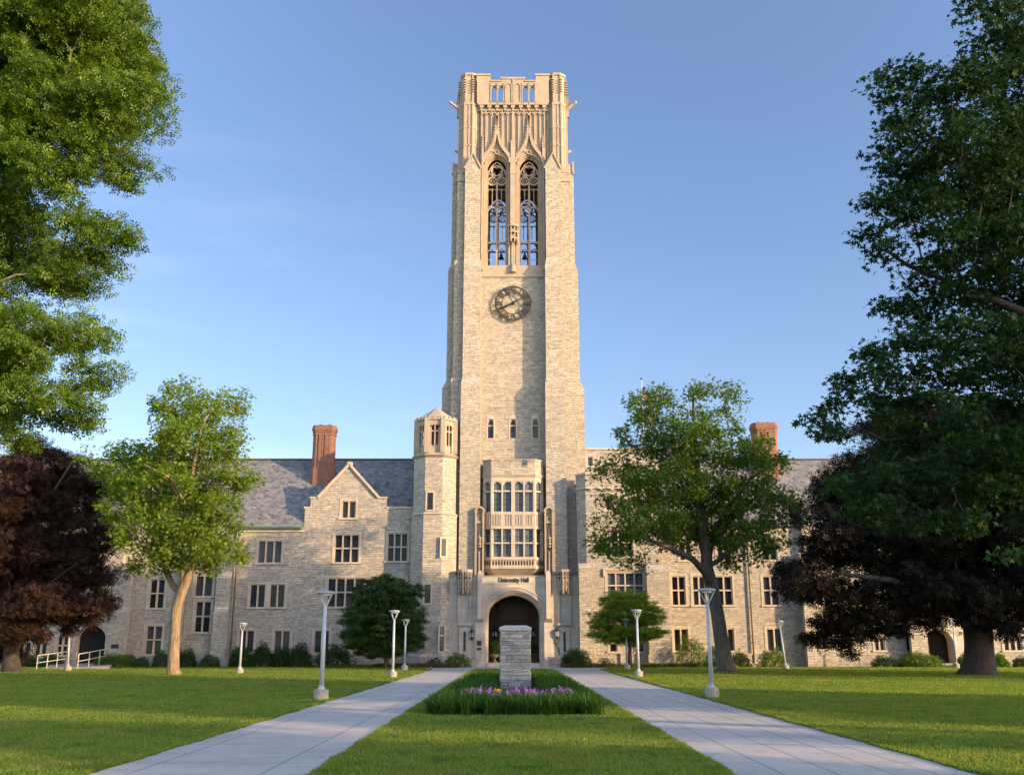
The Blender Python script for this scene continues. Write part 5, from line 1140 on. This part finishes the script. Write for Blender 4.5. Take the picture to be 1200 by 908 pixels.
# --- trees of the same lawn that stand outside the picture and throw the long evening shadows ---
def shade_tree(label, x, y, h, r, seed, zlo=.42):
    rr = np.random.default_rng(seed); bl = []
    for i in range(9): a = rr.uniform(0, 6.28); d = rr.uniform(0, .6)*r; bl.append((x+d*math.cos(a), y+d*math.sin(a), h*rr.uniform(zlo, .86), r*.5, r*.5, h*.17))
    return tree('lawn_tree', label, 'tree', [((x, y, 0), .6), ((x, y, h*.3), .42), ((x, y, h*.6), .25), ((x, y, h*.85), .08)], [], bl, 1.3, M['leaf_a'], M['bark_m'], leaves=110, lsize=.55, tmpl='oval', seed=seed, csize=1.1)
SHADE = [(44, 14.8, 23, 8.2, 'broad tree on the right lawn, nearest to the walks of those past the edge'), (44, -9.8, 18, 2.9, 'slim young tree on the right lawn standing behind the line of the viewer'),
         (47, -2.6, 18, 1.6, 'narrow upright tree between the slim young one and the broad one'), (68, 0, 21, 8, 'tree at the outer right corner of the lawn behind the viewer'), (68, 41, 25, 9.5, 'very tall broad tree at the far right of the lawn')]
for i, (x, y, h, r, lb) in enumerate(SHADE): shade_tree(lb, x, y, h, r, 60+i)
shade_tree('tall high crowned tree on the right lawn, its first boughs well above head height', 44, 1.9, 25, 2.2, 71, .68)
shade_tree('high crowned tree just past the right edge, beside the dark beech', 35, 46.5, 27, 5.5, 72, .72)

# ============================================================ shrubs along the walls
def shrub_mesh(rx, ry, h, n, mat, lsize, seed, name='shrub', box=False):
    rg = np.random.default_rng(seed); d = rg.normal(size=(n, 3)); d /= np.linalg.norm(d, axis=1)[:, None]; d[:, 2] = np.abs(d[:, 2])
    if box: d = np.sign(d)*np.abs(d)**.55
    lump = 1+.16*np.sin(d[:, 0]*5+seed)*np.cos(d[:, 1]*4+seed*2)+.07*rg.normal(size=n)
    c = d*(rg.uniform(.25, 1, n)**.3*lump)[:, None]*np.array([rx, ry, h])*1.0; c[:, 2] = np.maximum(c[:, 2], .03)
    return leaf_arrays(c, lsize, 'spray', .6, .1, rg)
def shrub(label, px0, px1, pytop, Y, mat='leaf_s', seed=0, n=900, ls=.17, group=None, cat='shrub', name='shrub', box=False, depth=None):
    x0, x1 = PX(px0, 770, Y), PX(px1, 770, Y); h = PZ(pytop, Y)*1.12; cx = (x0+x1)/2; rx = (x1-x0)/2; ry = depth or min(rx, 1.3)
    root = thing(name, label, cat, (cx, Y, 0), group)
    V, Fa = shrub_mesh(rx, ry, h, n, mat, ls, seed, box=box); V = V+np.array([cx, Y, 0]); np_mesh('foliage', V, Fa, M[mat], root)
    b = MB()
    rg = random.Random(seed)
    for i in range(6): a = rg.uniform(0, 6.28); b.tube([(cx+.05*i-.12, Y, 0), (cx+rx*.4*math.cos(a), Y+ry*.4*math.sin(a), h*.5), (cx+rx*.65*math.cos(a), Y+ry*.6*math.sin(a), h*.8)], [.035, .025, .012], 5)
    b.build('stem', M['bark_d'], root); return root
shrub('low clipped light green bush beside the arched side door on the left', 115, 155, 768.5, 84.6, 'leaf_a', 1, 2200, .16, box=True)
shrub('small dark bush between the clipped bush and the pale tree trunk', 156, 176, 771, 85, 'leaf_s', 2, 700)
shrub('rounded bush just left of the pale forked tree trunk', 178, 200, 765, 85.4, 'leaf_s', 3, 900)
shrub('tall rounded bush just right of the pale forked tree trunk', 203, 232, 763, 85.6, 'leaf_c', 4, 1300)
shrub('low bush in front of the stepped buttress', 233, 258, 769, 85.3, 'leaf_s', 5, 900)
for i, (a, b_, t, lb) in enumerate(((268, 297, 760, 'first bulky green shrub of the row, behind the slim leftmost lamp post'), (292, 322, 758, 'second bulky green shrub of the row under the paired ground floor windows'), (316, 345, 762, 'third shrub of the row, the lowest of the four under the windows'), (336, 366, 757, 'fourth and tallest shrub of the row, right before the large left lamp post'))):
    shrub(lb, a, b_, t, 84.9, 'leaf_c', 10+i, 1700, .18, 'green shrubs below the left wing windows')
shrub('very dark rounded bush behind the large left lamp post', 368, 415, 759, 86, 'leaf_c', 15, 2200, .16)
shrub('long low light green hedge at the lawn edge left of the small round tree', 382, 440, 779.5, 83.8, 'leaf_a', 16, 1800, .14, box=True, cat='hedge', name='hedge', depth=.6)
shrub('low hedge at the lawn edge below the small round tree', 437, 478, 778, 84.1, 'leaf_s', 17, 1400, .14, box=True, cat='hedge', name='hedge', depth=.6)
shrub('loose reddish green bush at the foot of the stair turret, left of the entrance', 521, 552, 766.5, 85.9, 'leaf_a', 18, 900, .15)
shrub('small sprawling plant left of the turret foot bush', 498, 521, 772, 85.6, 'leaf_p', 19, 300, .15)
shrub('dark dense rounded bush right of the entrance arch', 657, 693, 762, 85.6, 'leaf_c', 20, 2400, .14)
shrub('thin dry looking plant between the dark bush and the small light tree', 697, 722, 771, 85.2, 'leaf_s', 21, 260, .15)
shrub('tall loose bush between the corner block buttress and the leaning lawn tree', 788, 829, 749, 85.5, 'leaf_a', 22, 1500, .17)
shrub('dark low bush behind the leaning trunk of the right lawn tree', 825, 848, 761, 85.8, 'leaf_s', 23, 900)
shrub('bush with sparse leaves just right of the leaning trunk', 853, 880, 765, 85.6, 'leaf_c', 24, 900)
shrub('round light green bush beside the leaning grey lamp post', 888, 923, 763, 85.2, 'leaf_a', 25, 1700, .15)
shrub('long flat low hedge at the lawn edge right of the small layered tree', 752, 800, 778, 83.8, 'leaf_c', 26, 1500, .14, box=True, cat='hedge', name='hedge', depth=.6)
shrub('flat low hedge in front of the tall loose bush', 798, 846, 777, 83.9, 'leaf_c', 27, 1500, .14, box=True, cat='hedge', name='hedge', depth=.6)
shrub('small grey green bush left of the light bush at the right doorway', 1020, 1052, 770, 85.4, 'leaf_s', 28, 1000)
shrub('wide light green bush beside the right doorway, beneath the dark beech', 1050, 1103, 766.5, 85, 'leaf_a', 29, 2400, .16)
shrub('round bush just left of the dark beech trunk', 1121, 1142, 768, 85.2, 'leaf_a', 30, 1100)
shrub('round bright bush just right of the dark beech trunk', 1158, 1181, 768, 85.2, 'leaf_a', 31, 1300)
shrub('small low bush at the far right edge below the windows', 1186, 1215, 771, 85.2, 'leaf_s', 32, 900)
shrub('low dark hedge behind the ramp railings under the purple beech', 20, 46, 769, 86, 'leaf_s', 33, 1200, cat='hedge', name='hedge')
shrub('low green hedge between the ramp railing and the arched side door', 48, 74, 768, 86, 'leaf_s', 34, 1200, cat='hedge', name='hedge')
# small red and green bedding plants by the door: nobody could count them
rg = np.random.default_rng(77); c = np.concatenate([np.stack([rg.uniform(a, b_, n), rg.uniform(84.35, 85.3, n), rg.uniform(.03, .35, n)], 1) for a, b_, n in ((-9.5, -4.2, 1500), (4.2, 13.5, 2500))])
V, Fa = leaf_arrays(c, .15, 'oval', .4, .1, rg); tag(np_mesh('bedding_plants', V, Fa, foliage('bedding_leaf', (.12,.035,.02,1), (.06,.09,.02,1), (.16,.07,.03,1), .2)), None, kind='stuff') if False else None
bp = np_mesh('bedding_plants', V, Fa, foliage('bedding_leaf', (.12,.035,.02,1), (.06,.09,.02,1), (.16,.07,.03,1), .2)); tag(bp, 'low rusty and green bedding plants in the soil at the foot of the walls', 'bedding plants', kind='stuff')

# ============================================================ planters in the porch
def planter(lab, x, y):
    r_ = thing('planter', lab, 'planter', (x, y, .32), 'stone urns in the porch')
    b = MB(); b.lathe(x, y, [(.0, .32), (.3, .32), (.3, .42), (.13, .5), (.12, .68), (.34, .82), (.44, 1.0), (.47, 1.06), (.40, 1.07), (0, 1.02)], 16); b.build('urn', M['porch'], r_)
    rg = np.random.default_rng(int(abs(x)*9)); d = rg.normal(size=(420, 3)); d /= np.linalg.norm(d, axis=1)[:, None]; c = d*rg.uniform(.3, 1, (420, 1))*np.array([.45, .45, .62])+np.array([x, y, 1.62])
    V, Fa = leaf_arrays(c, .16, 'spray', .3, .1, rg); np_mesh('foliage', V, Fa, M['leaf_c'], r_)
planter('stone urn with a dark shrub at the left inside the entrance arch', AU-1.7, 89.6); planter('stone urn with a dark shrub at the right inside the entrance arch', AU+1.7, 89.6)

# ============================================================ lamp posts
def lamp(base, top, lab, yb=None, off=(0, 0)):
    g_ = G(*base); x, y = g_.x, g_.y; h = PZ(top[1], y); xt = PX(top[0], top[1], y); dx = xt-x
    if abs(dx) < .12: dx = 0
    r_ = thing('lamp_post', lab, 'lamp post', (x, y, 0), 'grey lamp posts along the walks')
    b = MB(); b.lathe(x, y, [(.0, -.1), (.25, -.1), (.25, .33), (.23, .36), (0, .36)], 24); b.build('concrete_base', M['conc'], r_, False)
    hp = h-.52; f = hp/h
    b = MB(); b.lathe(x+dx*.08, y, [(.0, .361), (.14, .361), (.14, .40), (.095, .42), (.088, .5), (0, .5)], 16); b.tube([(x+dx*.1, y, .4), (x+dx*f, y, hp)], [.082, .062], 16); b.build('pole', M['lampw'], r_, True)
    cx, cy = x+dx, y
    for i in range(4):
        a = math.pi/4+i*math.pi/2+.3; b = MB(); b.tube([(x+dx*f+.03*math.cos(a), cy+.03*math.sin(a), hp-.10), (x+dx*f+.06*math.cos(a), cy+.06*math.sin(a), hp+.02), (cx+.27*math.cos(a), cy+.27*math.sin(a), h-.10)], .020, 6); b.build('arm', M['lampw'], r_, True)
    b = MB(); b.lathe(cx, cy, [(0, h-.10), (.25, h-.10), (.31, h-.085), (.32, h-.04), (.29, h-.01), (.15, h+.02), (0, h+.03)], 28); b.build('lamp_shade', M['lamptop'], r_, True)
    b = MB(); b.lathe(cx, cy, [(0, h-.15), (.14, h-.15), (.19, h-.101), (0, h-.101)], 20); b.build('lens', M['lens'], r_, True)
    b = MB(); b.tube([(x+dx*f, cy, hp-.02), (x+dx*f, cy, hp+.06)], [.063, .02], 12); b.build('pole_cap', M['lamptop'], r_, True)
lamp((376, 820.5), (381, 692.5), 'tall grey lamp post by the left walk, nearest and largest on the left')
lamp((460, 794.5), (461, 715), 'mid sized lamp post by the left walk, between the nearest and the farthest')
lamp((474, 785.5), (474.5, 725.5), 'smaller far lamp post by the left walk, nearest to the stair turret')
lamp((280.5, 789.5), (283, 729.5), 'slim lamp post on the lawn before the left wing, beside the rain pipe')
lamp((79, 786.5), (82, 728), 'pale lamp post under the purple beech beside the ramp')
lamp((834.5, 818), (827.5, 689.5), 'tall lamp post by the right walk, nearest and largest on the right')
lamp((748.5, 793.8), (746.5, 714), 'lamp post by the right walk in front of the small layered tree')
lamp((735, 784.6), (732.5, 724.5), 'smaller far lamp post by the right walk, left of its taller neighbour')
lamp((921, 784.2), (913, 727), 'noticeably leaning lamp post on the lawn before the right wing')
lamp((1121, 782.8), (1116, 722), 'pale lamp post half hidden behind the dark beech trunk')

# ============================================================ stone pillar and its planting bed
pg_ = G(604, 806); py_ = pg_.y+.6; pcx = PX(604, 760, py_-.6); pw = 17.3*2/(F_PX/(pg_.y*cT))/2; ph = PZ(739, py_-.6)
pil = thing('stone_pillar', 'squat square pillar of rough stacked pale stone in the planting bed before the entrance', 'pillar', (pcx, py_, 0))
def roughstone():
    t = NT('rough_stacked_stone'); g_ = t.node('ShaderNodeNewGeometry'); r = g_.outputs['Random Per Island']; pos = g_.outputs['Position']
    c = t.ramp(r, [(0, (.24,.235,.215)), (.4, (.34,.33,.30)), (.8, (.42,.395,.35)), (1, (.20,.195,.175))])
    c = t.mix(t.math('MULTIPLY', t.ramp(t.noise(3.5, 6, .7, vec=pos), [(.4, 0), (.65, 1)]), .55), c, (.17, .16, .135, 1))
    c = t.mix(t.math('MULTIPLY', t.ramp(t.noise(1.6, 5, .7, vec=pos), [(.6, 0), (.7, 1)]), .6), c, (.16, .13, .06, 1))
    t.l.new(c, t.b.inputs['Base Color']); t.b.inputs['Roughness'].default_value = .95
    t.bump(t.math('ADD', t.noise(9, 6, .7, vec=pos), t.math('MULTIPLY', t.noise(38, 4, .7, vec=pos), .4)), .9, .05); return t.m
b = MB(); z = -.05; rr = random.Random(4)
b.box(pcx-pw+.05, pcx+pw-.05, py_-pw+.05, py_+pw-.05, -.05, ph-.02)
while z < ph-.03:
    hh = min(rr.choice([.07, .10, .13, .17, .2]), ph-z)
    if ph-z-hh < .05: hh = ph-z
    for side in range(4):
        u = -pw
        while u < pw-.01:
            L = rr.uniform(.22, .75)
            if pw-(u+L) < .16: L = pw-u
            e = rr.uniform(-.012, .035); a, c_, z0, z1 = u+.006, u+L-.006, z+.006, z+hh-.006
            j = lambda: rr.uniform(-.009, .009)
            P4 = [(a+j(), z0+j()), (c_+j(), z0+j()), (c_+j(), z1+j()), (a+j(), z1+j())]
            def W(uu, d, zz): return [(pcx+uu, py_-d, zz), (pcx+d, py_+uu, zz), (pcx-uu, py_+d, zz), (pcx-d, py_-uu, zz)][side]
            ins = .018
            cu_, cz_ = (a+c_)/2, (z0+z1)/2
            fr_ = [W(cu_+(p-cu_)*(1-ins/max(.05, (c_-a)/2)), pw+e+.012, cz_+(q_-cz_)*(1-ins/max(.04, (z1-z0)/2)*.8)) for p, q_ in P4]; md = [W(p, pw+e-.01, q_) for p, q_ in P4]; bk = [W(p, pw-.06, q_) for p, q_ in P4]
            b.loft([bk, md, fr_]); u += L
    z += hh
b.build('shaft', roughstone(), pil)
b = MB(); e = .05; n = 8; zc = ph
b.loft([[(pcx-pw-e, py_-pw-e, zc), (pcx+pw+e, py_-pw-e, zc), (pcx+pw+e, py_+pw+e, zc), (pcx-pw-e, py_+pw+e, zc)], [(pcx-pw-e-.015, py_-pw-e-.015, zc+.03), (pcx+pw+e+.015, py_-pw-e-.015, zc+.03), (pcx+pw+e+.015, py_+pw+e+.015, zc+.03), (pcx-pw-e-.015, py_+pw+e+.015, zc+.03)],
        [(pcx-pw-e-.015, py_-pw-e-.015, zc+.15), (pcx+pw+e+.015, py_-pw-e-.015, zc+.15), (pcx+pw+e+.015, py_+pw+e+.015, zc+.15), (pcx-pw-e-.015, py_+pw+e+.015, zc+.15)], [(pcx-pw*.75, py_-pw*.75, zc+.24), (pcx+pw*.75, py_-pw*.75, zc+.24), (pcx+pw*.75, py_+pw*.75, zc+.24), (pcx-pw*.75, py_+pw*.75, zc+.24)]])
b.build('cap', M['cap'], pil)
# bed: strappy border plants, an inner border and a mound behind the pillar
gf = G(608, 839).y; xb0, xb1 = G(509, 838).x, G(706, 838).x; gb = 62.0
b = MB(); b.add([(xb0+.1, gf+.15, .013), (xb1-.1, gf+.15, .013), (xb1-.1, gb, .013), (xb0+.1, gb, .013)], [(0, 1, 2, 3)]); tag(b.build('planting_bed', M['mulch']), None, kind='structure')
def strap_clumps(centres, n_per, L, w, rg):
    """arching grass-like blades: three segments each"""
    n = len(centres)*n_per; c = np.repeat(centres, n_per, 0)+np.concatenate([rg.normal(size=(n, 2))*.07, np.zeros((n, 1))], 1)
    a = rg.uniform(0, 2*np.pi, n); lean = rg.uniform(.2, 1.25, n); Ln = L*rg.uniform(.55, 1.15, n); d = np.stack([np.cos(a), np.sin(a), np.zeros(n)], 1); sd = np.stack([-np.sin(a), np.cos(a), np.zeros(n)], 1)
    V = []
    for t, wd in ((0, .8), (.4, 1), (.75, .8), (1, .12)):
        r = Ln*lean*(t**1.6)*.8; z_ = Ln*(t-.55*lean*t**2.4)
        p = c+d*r[:, None]; p[:, 2] += np.maximum(z_, .01)
        V += [p-sd*w*wd/2, p+sd*w*wd/2]
    V = np.stack(V, 1); F_ = np.array([(0,1,3,2),(2,3,5,4),(4,5,7,6)]); F_ = (F_[None]+(np.arange(n)*8)[:, None, None]).reshape(-1, 4); return V.reshape(-1, 3), F_
rg = np.random.default_rng(5); cc = []
def fill(x0, x1, y0, y1, sp, z=0):
    xs, ys = np.meshgrid(np.arange(x0, x1, sp), np.arange(y0, y1, sp)); p = np.stack([xs.ravel(), ys.ravel(), np.full(xs.size, z)], 1); p[:, :2] += rg.uniform(-.4, .4, (len(p), 2))*sp; return p
cl1 = np.concatenate([fill(xb0+.0, xb1+.0, gf+.25, gf+2.7, .28), fill(xb0+.2, xb0+1.25, gf+2.7, gb-8, .34), fill(xb1-1.2, xb1-.15, gf+2.7, gb-8, .34), fill(xb0+1.2, xb1-1.2, 41.0, gb-10, .36)])
cl1 = cl1[~((abs(cl1[:, 0]-pcx) < pw+.35) & (cl1[:, 1] > py_-6) & (cl1[:, 1] < py_+pw+.5))]
V, Fa = strap_clumps(cl1, 64, .62, .024, rg)
M['strap'] = foliage('strap_leaf', (0.0112,0.0372,0.0050,1), (0.0198,0.0589,0.0074,1), (0.0403,0.0930,0.0124,1), .3)
tag(np_mesh('border_grass', V, Fa, M['strap']), 'dense arching dark green border plants filling the bed around the pillar', 'border plants', kind='stuff')
# flower drifts
pf = M['petal'] = foliage('lilac_petal', (.17,.055,.27,1), (.25,.10,.36,1), (.36,.20,.45,1), .25, .7); fl = []; fy_ = gf+4.2
for px0, px1, dens in ((538, 566, 1.0), (568, 584, .8), (592, 610, .9), (613, 640, 1.7), (640, 672, 1.5)):
    x0, x1 = PX(px0, 803, fy_), PX(px1, 803, fy_); n = int((x1-x0)*700*dens); fl.append(np.stack([rg.uniform(x0, x1, n), rg.normal(fy_, .62, n), np.zeros(n)], 1))
fl = np.concatenate(fl); hn = .41+.05*np.sin(fl[:, 0]*5)+.045*rg.normal(size=len(fl)); fl[:, 2] = hn
fl[:, :2] += .08*np.sin(fl[:, :2]*23); V, Fa = leaf_arrays(fl, .065, 'maple', .8, 0, rg)
tag(np_mesh('lilac_flowers', V, Fa, pf), 'drift of small lilac flowers in front of the stone pillar', 'flowers', kind='stuff')
g_c = fl[::3].copy(); g_c[:, 2] *= rg.uniform(.2, .95, len(g_c)); V, Fa = leaf_arrays(g_c, .12, 'spray', .4, .2, rg); tag(np_mesh('flower_foliage', V, Fa, M['leaf_a']), 'green leaves under the lilac flowers', 'foliage', kind='stuff')
x0 = PX(584, 806, fy_-.4); yl = np.stack([rg.uniform(x0-.12, x0+.12, 30), rg.normal(fy_-.5, .1, 30), rg.uniform(.45, .55, 30)], 1); V, Fa = leaf_arrays(yl, .07, 'maple', .8, 0, rg)
tag(np_mesh('yellow_flowers', V, Fa, foliage('yellow_petal', (.38,.30,.03,1), (.45,.36,.04,1), (.38,.28,.03,1), .2)), 'little patch of yellow blooms left of the pillar foot', 'flowers', kind='stuff')

# ============================================================ lawn blades
def on_path(x, y):
    p = ((x > XL0) & (x < XL1)) | ((x > XR0) & (x < XR1)); p &= y < YE
    p |= (y > YE) & (x > -6.9) & (x < 7.6); p |= (y > 78.4) & (y < 80.3) & (x > -46) & (x < -30.5); return p
rg = np.random.default_rng(9); Np = 640000
yv = 12.5*np.exp(rg.uniform(0, 1, Np)**.9*math.log(84/12.5)); xv = rg.uniform(-1, 1, Np)*(yv*.56+.5)
k_ = ~on_path(xv, yv) & ~((xv > xb0) & (xv < xb1) & (yv > gf) & (yv < gb)); xv, yv = xv[k_], yv[k_]
# a denser fringe that overhangs the path edges
ye = rg.uniform(12.5, 60, 52000)**1.0; ye = 12.5*np.exp(rg.uniform(0, 1, 70000)*math.log(70/12.5)); side = rg.integers(0, 4, len(ye)); edge = np.array([XL0, XL1, XR0, XR1])[side]; sg = np.array([-1, 1, -1, 1])[side]
xe = edge+sg*(np.abs(rg.normal(size=len(ye)))*.10-.03+.025*np.sin(ye*2.1+side)+.012*np.sin(ye*7.7)); xv = np.concatenate([xv, xe]); yv = np.concatenate([yv, ye]); n = len(xv)
hgt = (.045+.0009*yv)*rg.uniform(.45, 1.25, n); wd = (.016+.0013*yv)*rg.uniform(.6, 1.2, n); a = rg.uniform(0, 2*np.pi, n); l1 = rg.uniform(0, 2*np.pi, n)
base = np.stack([xv, yv, np.full(n, .0)], 1); s_ = np.stack([np.cos(a), np.sin(a), 0*a], 1)*wd[:, None]/2; tip = np.stack([np.cos(l1)*hgt*.6, np.sin(l1)*hgt*.6, hgt], 1)
V = np.stack([base-s_, base+s_, base+tip], 1).reshape(-1, 3)
M['blade'] = foliage('grass_blade', (.070,.135,.024,1), (.115,.185,.030,1), (.22,.25,.045,1), .55, .7, (.20, .19, .05, 1))
tag(np_mesh('lawn_grass', V, np.arange(3*n).reshape(-1, 3), M['blade']), 'short mown lawn grass on both sides of the walks', 'grass', kind='stuff')

# ============================================================ railings of the side ramps
def railing(lab, a, b_, h=1.0, n=5, z0=0, z1=0):
    a, b_ = Vector(a), Vector(b_); r_ = thing('railing', lab, 'railing', a, 'ramp railings on the left')
    m = MB(); m.tube([a+Vector((0, 0, h+z0)), b_+Vector((0, 0, h+z1))], .045, 6); m.build('top_rail', M['rail'], r_); m = MB(); m.tube([a+Vector((0, 0, .5+z0)), b_+Vector((0, 0, .5+z1))], .035, 6); m.build('lower_rail', M['rail'], r_)
    for i in range(n): f = i/(n-1); p = a.lerp(b_, f); m = MB(); m.tube([p, p+Vector((0, 0, h+z0*(1-f)+z1*f))], .04, 6); m.build('post', M['rail'], r_)
railing('white ramp railing running in at the left edge under the purple beech', (PX(-14, 780, 72), 72, 0), (PX(17.5, 780, 72), 72, 0), 1.05, 4)
railing('rising pale ramp railing left of the pale lamp post', (PX(43, 780, 78), 78, 0), (PX(88, 780, 84), 84, 0), 1.05, 5, 0, .35)
railing('rising pale ramp railing in front of the arched side door', (PX(91, 780, 79), 79, 0), (PX(127, 780, 85), 85, 0), 1.05, 4, .1, .5)
b = MB(); b.hexa([(PX(46, 780, 80), 80.2, 0), (PX(127, 780, 80), 80.2, 0), (PX(130, 780, 86), 86.5, 0), (PX(60, 780, 86), 86.5, 0)], [(PX(46, 780, 80), 80.2, .03), (PX(127, 780, 80), 80.2, .2), (PX(130, 780, 86), 86.5, .35), (PX(60, 780, 86), 86.5, .3)])
tag(b.build('ramp', M['conc']), None, kind='structure')
